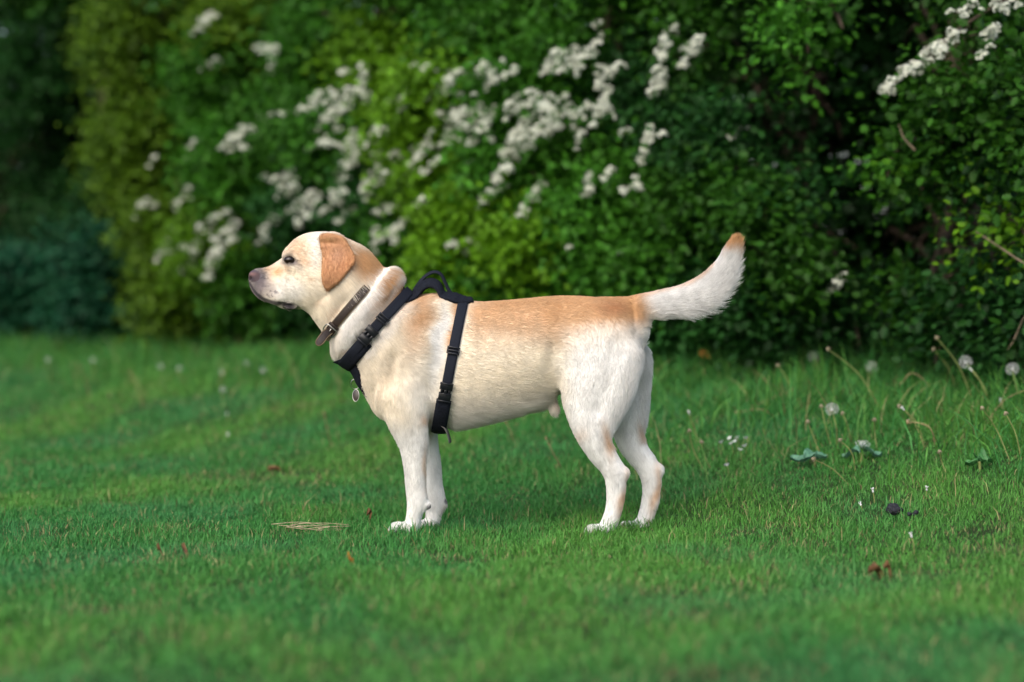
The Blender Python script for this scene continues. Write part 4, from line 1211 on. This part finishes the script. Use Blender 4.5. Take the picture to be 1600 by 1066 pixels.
# breast pad, from the neck strap down between the legs to the girth strap
pad_path = catmull([(556, 552), (562, 568), (567, 588), (577, 610), (594, 634), (618, 652), (650, 664), (688, 666)], 4)
pd = np.gradient(pad_path, axis=0); pn = np.stack([-pd[:, 1], pd[:, 0]], 1); pn /= np.linalg.norm(pn, axis=1)[:, None]   # left/down side, px
kk = 9
hwp = np.interp(np.arange(len(pad_path)), [0, 4, 12, 20, len(pad_path) - 1], [.058, .054, .036, .024, .022])
prow = np.zeros((len(pad_path), kk, 3)); pnrm = np.zeros_like(prow)
for i, (q, nv) in enumerate(zip(pad_path, pn)):
    nv = nv if (nv[0] < 0 or nv[1] > 0) else -nv
    dirw = np.array([nv[0], 0, -nv[1]]); dirw /= np.linalg.norm(dirw)
    o = P(q[0], q[1], 0) - dirw * .03
    offs = np.linspace(-1, 1, kk) * hwp[i]
    oo = np.array([o + np.array([0, v, 0]) for v in offs])
    r = march(oo, np.tile(dirw, (kk, 1)), .10)
    mid = r[kk // 2]; r = np.clip(r, mid - .05, mid + .012)
    prow[i] = oo + dirw * (r + .001)[:, None]
    pnrm[i] = dirw
for _ in range(3):
    prow[1:-1] = (prow[:-2] + 2 * prow[1:-1] + prow[2:]) / 4
sink = np.interp(np.arange(len(pad_path)), [0, 9, 14, 28], [0, 0, .012, .012])
prow -= pnrm * sink[:, None, None]
hpart('breast_pad', ribbon(prow, pnrm, .011), m_pad)
# back pad, bulging up off the withers under the handle
def flat_path(pts, hw, thick, name, mat, y0=0.0, k=5, n=5, hws=None, droop=0.0, drape=False):
    q = catmull(pts, n); c = np.array([P(x, y, y0) for x, y in q])
    t = np.gradient(c, axis=0); nz_ = np.stack([-t[:, 2], 0 * t[:, 0], t[:, 0]], 1); nz_ /= np.linalg.norm(nz_, axis=1)[:, None]
    h = np.full(len(q), hw) if hws is None else np.interp(np.linspace(0, 1, len(q)), np.linspace(0, 1, len(hws)), hws)
    rws = np.stack([c + np.array([0, 1.0, 0]) * (h * e)[:, None] - nz_ * (.004 * e * e) for e in np.linspace(-1, 1, k)], 1)
    rws[:, :, 2] -= (np.abs(np.linspace(-1, 1, k)) ** 2 * droop)[None]
    if drape:
        flat = rws.reshape(-1, 3).copy(); o_ = flat.copy(); o_[:, 2] = .45
        r_ = march(o_, np.tile(np.array([0, 0, 1.0]), (len(o_), 1)), .2)
        flat[:, 2] = np.where(.45 + r_ < flat[:, 2] + .045, np.maximum(flat[:, 2], .45 + r_ + .002), flat[:, 2]); rws = flat.reshape(rws.shape)
    return hpart(name, ribbon(rws, np.repeat(nz_[:, None], k, 1), thick), mat)
flat_path([(630, 478), (638, 474), (646, 464), (654, 453), (663, 443), (673, 440), (683, 444), (690, 457), (699, 470), (712, 480), (726, 478), (740, 473)], .034, .0095, 'back_pad', m_pad, k=9, hws=[.056, .052, .044, .036, .034, .036, .042, .050, .052, .046, .026], droop=.012, drape=True)
flat_path([(646, 458), (650, 449), (660, 436), (670, 428), (680, 425), (689, 429), (695, 440), (701, 453), (709, 462)], .011, .004, 'handle', m_web, hws=[.012, .011, .010, .011, .010, .011, .012])
for (x, y) in ((649, 453), (706, 460)):
    V, Fs = boxes([(0, 0, 0, .012, .028, .010)], P(x, y, 0), np.array([1.0, 0, 0]), np.array([0, 1.0, 0]), np.array([0, 0, 1.0]))
    hpart('handle_anchor', (V, Fs), m_web)
aa = np.linspace(0, 2 * np.pi, 29)[:-1]
c0 = P(723, 470, -.006); e1 = P(733, 473, -.020) - c0; e1 /= np.linalg.norm(e1); e2 = np.array([.1, -.8, .75]); e2 -= e1 * (e2 @ e1); e2 /= np.linalg.norm(e2)
rp = np.array([c0 + e1 * (.018 * math.cos(t)) + e2 * (.0125 * max(math.sin(t), -.75)) for t in aa])
hpart('lead_ring', tube(np.vstack([rp, rp[:2]]), .0018, 8, cap=False), m_steel)
def strap_frame(rows_, nrm_, px, py):
    y = -.1
    i = int(np.argmin([np.linalg.norm((p - P(px, py, p[1])) * np.array([1, 0, 1])) + (0 if p[1] < 0 else 9) for p in rows_[:, rows_.shape[1] // 2]]))
    n = len(rows_); t = rows_[(i + 2) % n, 2] - rows_[i - 2, 2]; t /= np.linalg.norm(t)
    if t[2] > 0: t = -t
    nv = nrm_[i, 2].copy(); nv -= t * (nv @ t); nv /= np.linalg.norm(nv)
    return rows_[i, 2] + nv * .003, t, np.cross(nv, t), nv
def clip_buckle(fr, L=.042, W=.031):
    c, t, m_, nv = fr
    b = hpart('clip_buckle', boxes([(-L * .30, 0, .0045, L * .38, W, .009), (L * .27, 0, .0045, L * .44, W * .98, .0095), (-L * .02, W * .30, .0045, L * .30, W * .16, .007), (-L * .02, -W * .30, .0045, L * .30, W * .16, .007), (0, 0, .0045, L * .3, W * .26, .007)], c, t, m_, nv), m_plastic)
    hpart('ridge', boxes([(-L * .46, 0, .008, .0035, W * 1.04, .006), (L * .46, 0, .008, .0035, W * 1.04, .006), (L * .08, 0, .010, .002, W * .9, .002)], c, t, m_, nv), m_plastic, b)
def slider(fr, W=.031):
    c, t, m_, nv = fr
    hpart('slider', boxes([(-.0075, 0, .003, .003, W, .006), (.0075, 0, .003, .003, W, .006), (0, W / 2 - .0015, .003, .014, .003, .006), (0, -W / 2 + .0015, .003, .014, .003, .006), (0, 0, .003, .003, W, .0045)], c, t, m_, nv), m_plastic)
clip_buckle(strap_frame(rowsN, nrmN, 577, 523), .046, .031)
slider(strap_frame(rowsN, nrmN, 598, 499))
clip_buckle(strap_frame(rowsG, nrmG, 692, 611), .048, .031)
slider(strap_frame(rowsG, nrmG, 704, 548))
# wide padded lower end of the girth strap behind the elbow, with its loose webbing tail
rowsP, nrmP, _ = strap_loop(GIRTH, .036, .006, .006, th0=math.pi * 1.20, th1=math.pi * 1.5, n=22, smooth=3, r0=.24, cap=(.153, .145))
hpart('girth_pad', ribbon(rowsP, nrmP, .006), m_pad)
tp = catmull([P(690, 664, -.06), P(697, 670, -.065), P(701, 680, -.066), P(704, 692, -.064)], 4)
rws = np.stack([tp + np.array([.25, 1, 0.1]) * e * .010 for e in (-1, -.3, .3, 1)], 1)
nn = np.tile(np.array([-.9, .2, -.1]), (len(tp), 4, 1))
hpart('strap_tail', ribbon(rws, nn, .002), material('grey_webbing', (.10, .10, .09), rough=.8))

# --- tag hanging from the breast ring
tagc = P(557, 582, -.004)
tag_o = empty('identity_tag', tagc, 'small dark oval tag on a split ring hanging below the dog\'s chest', 'tag')
def tpart(name, VF, mat):
    return obj(name, mesh_np(name, local(tag_o, VF[0]), VF[1], mat), tag_o)
tpart('snap_hook', tube(catmull([P(561, 574, 0), P(558.5, 571, -.002), P(557, 576, -.004), P(557, 585, -.004), P(556, 592, -.004), P(558, 593.5, -.004)], 4), .0016, 7), m_steel)
rp = np.array([P(555.3 + 7.3 * math.cos(t), 600 + 7.8 * math.sin(t), -.004 + .003 * math.sin(t)) for t in aa])
tpart('split_ring', tube(np.vstack([rp, rp[:2]]), .0009, 6, cap=False), m_steel)
cc = P(556, 618, -.004); th_ = .0022
ang = np.linspace(0, 2 * np.pi, 29)[:-1]; nrmv = np.array([-.35, -.93, .08]); nrmv /= np.linalg.norm(nrmv)
uu = np.cross(np.array([0, 0, 1.0]), nrmv); uu /= np.linalg.norm(uu); vv = np.cross(nrmv, uu)
V = []
for rr, zz in ((.0, -1), (.85, -1), (1, -.4), (1, .4), (.85, 1), (0, 1)):
    V += [cc + uu * (.0085 * rr * math.cos(t)) + vv * (.0142 * rr * math.sin(t)) + nrmv * th_ / 2 * zz for t in ang]
Fs = [[i * 28 + j, i * 28 + (j + 1) % 28, (i + 1) * 28 + (j + 1) % 28, (i + 1) * 28 + j] for i in range(5) for j in range(28)]
tpart('disc', (np.array(V), Fs), m_disc)
rp = np.array([cc + uu * .0086 * math.cos(t) + vv * .0144 * math.sin(t) for t in ang])
tpart('rim', tube(np.vstack([rp, rp[:2]]), .0009, 6, cap=False), m_steel)
# ------------------------------------------------------------------ small plants and litter on the lawn
m_stem = material('dandelion_stem', (.16, .19, .06), rough=.6, spec=.3, noise=(30, .75, 1.25))
m_dry = material('dry_stem', (.24, .18, .09), rough=.8, noise=(40, .7, 1.3))
m_pappus = material('seed_down', (.74, .75, .74), rough=.8, spec=.1, translucent=.35)
m_knob = material('bare_seed_head', (.27, .23, .15), rough=.8, noise=(300, .6, 1.2))
def clock_mesh(seed, n=56, R=.019):
    r = np.random.default_rng(seed); V = []; Fs = []
    v0, f0 = uv_sphere((0, 0, 0), .0032, 8, 6)
    V += list(v0); Fs += f0
    for i in range(n):
        z = 1 - 2 * (i + .5) / n; a = i * 2.39996
        u = np.array([math.sqrt(1 - z * z) * math.cos(a), math.sqrt(1 - z * z) * math.sin(a), z]) + r.normal(size=3) * .06; u /= np.linalg.norm(u)
        if z < -.75: continue
        t1 = np.cross(u, [.2, .3, .9]); t1 /= np.linalg.norm(t1); t2 = np.cross(u, t1); rr = R * r.uniform(.86, 1.0)
        o = len(V); V += [u * .003 - t1 * .0002, u * .003 + t1 * .0002, u * rr]; Fs.append([o, o + 1, o + 2])
        for k in range(6):
            b = k * 1.0472; d = t1 * math.cos(b) + t2 * math.sin(b); e = np.cross(u, d)
            o = len(V); V += [u * rr, u * (rr + .0025) + d * .0052 + e * .0005, u * (rr + .0025) + d * .0052 - e * .0005]; Fs.append([o, o + 1, o + 2])
    return mesh_np('seed_head', np.array(V), Fs, m_pappus, smooth=False)
def knob_mesh(seed):
    r = np.random.default_rng(seed)
    V, Fs = uv_sphere((0, 0, .001), (.0048, .0048, .0042), 10, 7); parts = [(V, Fs)]
    for k in range(9):
        a = k * .698 + r.random() * .3; d = np.array([math.cos(a), math.sin(a), 0])
        parts.append(tube(catmull([d * .002, d * .006 + [0, 0, -.001], d * .008 + [0, 0, -.007 - .003 * r.random()]], 3), [.0012] * 3 + [.0011] * 2 + [.0008, .0004], 4))
    return mesh_np('seed_head', *merge(*parts), m_knob)
def tuft_mesh(seed):
    r = np.random.default_rng(seed); parts = [uv_sphere((0, 0, 0), (.0045, .0045, .006), 8, 6)]
    for k in range(26):
        a = r.uniform(0, 6.28); d = np.array([math.cos(a) * .45, math.sin(a) * .45, 1.0]); d /= np.linalg.norm(d)
        parts.append(tube([d * .004, d * .010, d * (.014 + .004 * r.random())], [.0007, .0010, .0004], 4))
    return mesh_np('seed_head', *merge(*parts), m_pappus)
clocks = [clock_mesh(900 + i) for i in range(3)]; knobs = [knob_mesh(910 + i) for i in range(3)]; tufts = [tuft_mesh(920 + i) for i in range(2)]
rd_ = np.random.default_rng(88)
def stalk(name, cat, group, label, base, head, kind='knob', bow=(0, 0), dy=0.0, rad=.0016, mat=None, hs=1.0):
    b = ground_hit(*base); h_ = P(head[0], head[1], b[1] + dy)
    root = empty(name, b, label, cat, group)
    mid = (b + h_) / 2 + np.array([bow[0], 0, bow[1]]) + np.array([0, rd_.normal() * .01, 0])
    q = catmull([b - [0, 0, .01], mid, h_], 8)
    obj('stem', mesh_np('stem', *(lambda V, f: (V - b, f))(*tube(q, np.linspace(rad * 1.2, rad * .8, len(q)), 7)), mat or m_stem), root)
    if kind:
        lst = {'clock': clocks, 'knob': knobs, 'tuft': tufts}[kind]
        o = obj('seed_head', lst[rd_.integers(len(lst))], root, h_ - b)
        d = q[-1] - q[-2]; o.rotation_euler = mathutils.Vector(d).to_track_quat('Z', 'Y').to_euler(); o.scale = (hs,) * 3
    return root
DG = 'dandelions gone to seed'
for a in [
    ('round white dandelion clock, the brightest, beside the broad pale leaves', (1308, 700), (1300, 640), 'clock', (.004, 0)),
    ('bare dandelion stalk just left of the brightest dandelion clock', (1299, 694), (1283, 634), 'knob', (-.004, 0)),
    ('bare dandelion stalk rising above the left broad pale leaf', (1285, 712), (1262, 658), 'knob', (-.004, .004)),
    ('very long dandelion stalk leaning left from the bank behind the clock', (1384, 650), (1293, 545), 'knob', (.01, .02)),
    ('tall bare dandelion stalk bending left under the dark hedge hollow', (1524, 634), (1463, 527), 'knob', (.012, .012)),
    ('shorter stalk with a closed bud left of the tall bending one', (1500, 622), (1458, 545), 'knob', (.01, .012)),
    ('large dandelion clock against the hedge at the right edge', (1597, 640), (1582, 577), 'clock', (-.004, 0)),
    ('fluffy dandelion clock, upper of the two touching under the dark hedge', (1545, 640), (1509, 566), 'clock', (.008, .01)),
    ('small dandelion clock, lower of the two touching under the dark hedge', (1548, 644), (1518, 579), 'tuft', (.008, .01)),
    ('straight bare stalk leaning left near the right edge, longer of the pair', (1579, 718), (1534, 637), 'knob', (.006, .006)),
    ('thin bare stalk leaning left near the right edge, shorter of the pair', (1597, 718), (1571, 645), 'knob', (.004, .004)),
    ('bare dandelion stalk nearest the dog\'s hind leg, taller of the leaning pair', (1103, 736), (1077, 672), 'knob', (-.012, .004)),
    ('short stalk crossing behind the taller one nearest the hind leg', (1112, 732), (1096, 690), 'knob', (-.006, 0)),
    ('hazy dandelion clock on a thin stalk beside the dog\'s far thigh', (1092, 690), (1077, 646), 'tuft', (0, 0)),
    ('pale dandelion clock low in front of the hedge, far behind the bright one', (1366, 610), (1362, 574), 'clock', (0, 0)),
    ('pale hazy dandelion clock at the hedge foot above the dry arching stems', (1275, 600), (1271, 558), 'clock', (0, 0)),
    ('fluffy seed head on a stalk leaning left, midway along the bank', (1446, 698), (1412, 640), 'tuft', (.004, .008)),
    ('bare thin stalk leaning left above the dry arching stems', (1246, 632), (1215, 570), 'knob', (.004, .004)),
    ('bent stalk curling right to left over the grass in mid bank', (1466, 694), (1418, 658), 'knob', (.012, .018)),
    ('dandelion stalk standing between the two broad pale leaves', (1338, 740), (1312, 687), 'knob', (.01, .008)),
    ('dandelion stalk fallen flat in front of the broad pale leaves', (1330, 757), (1270, 717), 'knob', (.004, .004)),
    ('short stalk with white tip leaning left below the mid bank', (1482, 745), (1468, 705), 'knob', (-.002, 0)),
    ('thin upright stalk just right of the brightest dandelion clock', (1331, 688), (1316, 645), 'knob', (0, .004)),
    ('upright stalk between the bright clock and the bent stalk', (1371, 702), (1366, 655), 'knob', (0, 0)),
    ('bare stalk with pale knob leaning behind the bent stalk', (1445, 690), (1404, 634), 'knob', (.01, .006)),
    ('lone white bud on a short stalk in front of the broad leaves', (1367, 786), (1364, 768), 'tuft', (0, 0)),
    ('tiny white bud low in the lawn left of the dark clod', (1347, 796), (1345, 789), 'tuft', (0, 0)),
    ('small white bud on a short stalk above the dark clod', (1448, 778), (1448, 765), 'tuft', (0, 0)),
    ('pale bud on a thin stalk in the lawn below the dark clod', (1429, 868), (1424, 838), 'tuft', (.001, 0)),
    ('small white bud at the far right behind the leaning pair', (1562, 645), (1563, 627), 'tuft', (0, 0)),
    ('blurred dandelion clock, right of two below the dog\'s chin', (415, 610), (411, 579), 'clock', (0, 0)),
    ('blurred dandelion clock, left of two below the dog\'s chin', (390, 600), (385, 568), 'clock', (0, 0)),
    ('blurred dandelion clock before the low bramble, far left', (80, 600), (75, 562), 'clock', (0, 0)),
    ('blurred pale dandelion clock left of the dry grass stems', (150, 600), (145, 563), 'clock', (0, 0)),
    ('blurred dandelion clock, left of the pair under the left hawthorn', (256, 605), (251, 573), 'clock', (0, 0)),
    ('blurred dandelion clock, right of the pair under the left hawthorn', (286, 606), (280, 576), 'clock', (0, 0)),
    ('faint dandelion clock in the grass straight below the pair under the hawthorn', (350, 640), (348, 609), 'clock', (0, 0)),
    ('pale seed head low in the blurred lawn left of the chest', (356, 660), (355, 648), 'tuft', (0, 0)),
    ('pale seed head in the blurred lawn below the chest tag', (356, 688), (356, 680), 'tuft', (0, 0)),
    ('faint dandelion clock at the hedge foot under the dog\'s muzzle', (345, 605), (346, 582), 'clock', (0, 0)),
]:
    label, base, head, kind, bow = a
    stalk('dandelion', 'dandelion', DG, label, base, head, kind, bow, hs=.8 if kind == 'knob' else .62 if kind == 'tuft' else (.58 if base[0] < 500 else .92))
DS = 'dry grass stems'
for label, base, via in [
    ('dry brown stem arching low at the hedge foot right of the tail', (1150, 645), [(1195, 627), (1240, 608)]),
    ('dry brown stem arching left from the flattened straw', (1215, 655), [(1190, 640), (1150, 645)]),
    ('dead dock stem arching over at the hedge foot', (1472, 630), [(1450, 600), (1425, 583), (1408, 600)]),
    ('dry stem bent over at the middle of the bank', (1462, 700), [(1455, 672), (1438, 662), (1418, 660)]),
    ('straw stem leaning across in front of the dark hedge hollow', (1360, 590), [(1325, 550), (1300, 522)]),
    ('pale straw stem leaning under the dog\'s belly toward the thigh', (880, 733), [(868, 715), (853, 685)]),
    ('pale straw stem standing under the dog\'s belly', (806, 700), [(800, 680), (790, 658)]),
    ('pale straw stem in the blurred lawn left of the front legs', (518, 698), [(513, 675), (506, 645)]),
    ('dry stem in the blurred rough grass far left, leaning left', (225, 640), [(215, 610), (203, 580)]),
    ('dry stem in the blurred rough grass, second from the left', (142, 625), [(135, 600), (122, 570)]),
    ('dry upright stem in the blurred rough grass, palest', (222, 635), [(222, 612), (210, 590)]),
    ('dry stem at the right edge reaching into the hedge', (1585, 560), [(1592, 530), (1606, 500)]),
    ('long dry stem lying across the right edge grass', (1540, 660), [(1570, 625), (1606, 608)])]:
    b = ground_hit(*base); root = empty('dry_stem', b, label, 'stem', DS)
    q = catmull([b - [0, 0, .005]] + [P(x, y_, b[1] - .02) for x, y_ in via], 6)
    obj('stem', mesh_np('stem', *(lambda V, f: (V - b, f))(*tube(q, np.linspace(.0017, .0009, len(q)), 6)), m_dry), root)
    e = q[-1] - b
    obj('seed_tip', mesh_np('seed_tip', *uv_sphere(e, (.003, .003, .006), 7, 5), m_dry), root)

# daisies
def daisy_flower(seed):
    r = np.random.default_rng(seed); parts = [uv_sphere((0, 0, .001), (.0028, .0028, .0018), 9, 5)]
    for k in range(15):
        a = k * .4189 + r.normal() * .08; d = np.array([math.cos(a), math.sin(a), .55 + .2 * r.random()]); e = np.array([-math.sin(a), math.cos(a), 0]) * .0011
        L_ = .0085; parts.append((np.array([d * .002 - e, d * .002 + e, d * L_ * .7 + e * 1.3, d * L_, d * L_ * .7 - e * 1.3]), [[0, 1, 2, 3, 4]]))
    return mesh_np('flower', *merge(*parts), m_pappus, smooth=False)
dfl = [daisy_flower(950 + i) for i in range(3)]
for i, (x, y_) in enumerate([(1127, 692), (1141, 686), (1143, 694), (1152, 685), (1149, 691), (1166, 685), (1164, 698), (1156, 704), (1136, 728)]):
    lab = ['leftmost white daisy of the loose cluster right of the hind leg', 'white daisy, upper of two close together left in the daisy cluster', 'white daisy, lower of two close together left in the daisy cluster', 'topmost white daisy at the middle of the daisy cluster', 'white daisy just under the topmost one of the daisy cluster', 'white daisy at the upper right end of the daisy cluster', 'white daisy at the lower right end of the daisy cluster', 'lowest white daisy of the loose cluster right of the hind leg', 'single white daisy just below the loose daisy cluster'][i]
    b = ground_hit(x + 2, y_ + 16); h_ = P(x, y_, b[1]); root = empty('daisy', b, lab, 'daisy', 'daisies in the grass')
    q = catmull([b - [0, 0, .01], (b + h_) / 2 + [.002, 0, 0], h_], 4)
    obj('stem', mesh_np('stem', *(lambda V, f: (V - b, f))(*tube(q, .0011, 6)), m_stem), root)
    o = obj('flower', dfl[i % 3], root, h_ - b); o.rotation_euler = (.3 + rd_.normal() * .3, rd_.normal() * .3, rd_.uniform(0, 6))

# broad pale leaves
m_broad = material('broad_leaf', (.10, .235, .15), rough=.5, spec=.4, noise=(60, .75, 1.3), translucent=.2)
m_weed = material('weed_leaf', (.05, .17, .05), rough=.5, spec=.3, noise=(60, .75, 1.3), translucent=.2)
def broad_leaf(L_, W_, seed):
    r = np.random.default_rng(seed); V = []; n, m = 12, 7
    for i in range(n):
        t = i / (n - 1); hw_ = W_ * (math.sin(math.pi * min(t * .93 + .07, 1)) ** .7) * (1 + .06 * math.sin(i * 2.4))
        for j in range(m):
            u = j / (m - 1) * 2 - 1
            V.append((t * L_, u * hw_, .012 * abs(u) + .006 * math.sin(t * 5 + seed) + .004 * math.sin(u * 6 + t * 7) - .02 * t * t))
    V = np.array(V); V2 = V - [0, 0, .0008]
    Fs = []
    for i in range(n - 1):
        for j in range(m - 1):
            a = i * m + j; Fs.append([a, a + 1, a + m + 1, a + m])
    return V, Fs
for label, (px, py), leaves in [
    ('broad bluish green leaves, left clump, flopped on the grass', (1272, 728), [(2.9, .075, .024, .35), (.5, .05, .018, .3), (-2.2, .055, .02, .15)]),
    ('broad bluish green leaves, right clump under a white seed head', (1345, 722), [(2.6, .065, .022, .45), (.2, .07, .024, .35), (1.2, .05, .018, .5)]),
    ('small low leafy weed in the grass by the right edge', (1530, 735), [(2.8, .04, .012, .4), (.3, .045, .014, .4), (1.5, .035, .012, .6), (-1.2, .035, .012, .2)])]:
    b = ground_hit(px, py); root = empty('broad_leaf_plant', b, label, 'plant', 'broad leaved weeds')
    for k, (a, L_, W_, el) in enumerate(leaves):
        V, Fs = broad_leaf(L_ * .8, W_ * .85, k + px)
        o = obj('leaf', mesh_np('leaf', V, Fs, m_broad if px < 1400 else m_weed), root, (.004 * math.cos(a), .004 * math.sin(a), .018 + .006 * k)); o.rotation_euler = (.2 * (-1) ** k + (.5 if abs(a) > 1.4 else -.5) * -1, -el * .3, a)
    V, Fs = tube(catmull([(0, 0, -.01), (.002, 0, .010), (0, 0, .022)], 3), .004, 6)
    obj('crown', mesh_np('crown', V, Fs, m_stem), root)

# white seed head lying on the right clump
b = ground_hit(1345, 722)
so = empty('fallen_seed_head', P(1345, 694, b[1] - .01), 'crushed white dandelion head lying on the right clump of broad leaves', 'seed head')
for k in range(2):
    o = obj('seed_head', clocks[k], so, (.012 * k, 0, .001 * k)); o.scale = (.8, .7, .42); o.rotation_euler = (.2, .3, k)

# dark clod
m_clod = material('dark_clod', (.012, .013, .018), rough=.75, spec=.3, noise=(90, .6, 1.8), bump=(120, .8, .006))
for label, (px, py), sc_ in [('lumpy black clod lying in the grass right of the dog', (1396, 812), .8), ('small black lump beside the larger black clod', (1426, 814), .42)]:
    b = ground_hit(px, py); parts = []
    r = np.random.default_rng(int(px))
    for k in range(7 if sc_ > .6 else 3):
        c = np.array([r.normal() * .011, r.normal() * .008, .012 + abs(r.normal()) * .007]) * sc_ + [0, 0, .008]
        V, Fs = uv_sphere((0, 0, 0), (.015 * sc_ * r.uniform(.7, 1.2), .012 * sc_, .011 * sc_ * r.uniform(.8, 1.2)), 14, 10)
        V = V * (1 + .16 * noise3(V, 260 / sc_, 60 + k))[:, None] + c
        parts.append((V, Fs))
    o = obj('earth_clod', mesh_np('earth_clod', *merge(*parts), m_clod), None, b); tag(o, label, 'clod', 'black clods')

# dry straw wisp, fallen leaves
m_straw = material('straw', (.32, .27, .17), rough=.8, noise=(60, .7, 1.3))
b = ground_hit(490, 832); root = empty('straw_wisp', b, 'thin wisp of pale dry straw lying on the lawn left of the front paw', 'straw')
r = np.random.default_rng(66)
for k in range(9):
    c = np.array([r.normal() * .03, r.normal() * .008, .010 + r.random() * .008]); L_ = r.uniform(.03, .08); a = r.normal() * .12
    d = np.array([math.cos(a), math.sin(a) * .6, r.normal() * .05])
    q = catmull([c - d * L_, c + [0, 0, r.normal() * .004], c + d * L_], 4)
    obj('straw', mesh_np('straw', *tube(q, np.linspace(.0010, .0006, len(q)), 5), m_straw), root)
m_dead = [material('dead_leaf_rust', (.16, .08, .035), rough=.7, noise=(80, .6, 1.4)), material('dead_leaf_brown', (.17, .085, .04), rough=.8, noise=(80, .6, 1.4)), material('dead_leaf_amber', (.38, .14, .02), rough=.7, noise=(80, .7, 1.3))]
for k, (label, (px, py), L_, W_, mi, lift) in enumerate([
    ('rust brown dead leaf lying in the lawn at lower right', (1370, 905), .040, .011, 0, .014), ('small rust brown leaf scrap right beside the larger rust leaf', (1388, 902), .022, .007, 0, .014),
    ('small rusty leaf scrap in the lawn at left, right end of the bare patch', (252, 874), .016, .006, 0, .014), ('small tan leaf scrap in the lawn between the bare patch and the paw', (290, 873), .016, .006, 1, .014), ('orange leaf scrap in the lawn left below the front paw', (548, 884), .013, .005, 2, .014),
    ('brown dead leaf flat on the bare patch behind the straw wisp', (428, 739), .04, .012, 1, .012), ('dry curled leaf beside the front paw', (577, 822), .014, .007, 1, .030), ('amber dead leaf caught low in the hedge below the tail', (1101, 556), .036, .012, 2, .0), ('dark red dead leaf at the hedge foot below the tail', (1063, 590), .04, .018, 0, .0)]):
    V, Fs = broad_leaf(L_, W_, 30 + k); V[:, 2] += .25 * np.abs(V[:, 1])
    if py < 600:
        y_ = hedge_depth(px) - .24; b = P(px, py, y_)
    else:
        b = ground_hit(px, py); b = b + [0, 0, lift]
    o = obj('fallen_leaf', mesh_np('fallen_leaf', V - [L_ / 2, 0, 0], Fs, m_dead[mi]), None, b); o.rotation_euler = (rd_.normal() * .2 + (.9 if py < 600 else 0), rd_.normal() * .2, rd_.uniform(-.6, .6)); tag(o, label, 'leaf', 'fallen leaves')
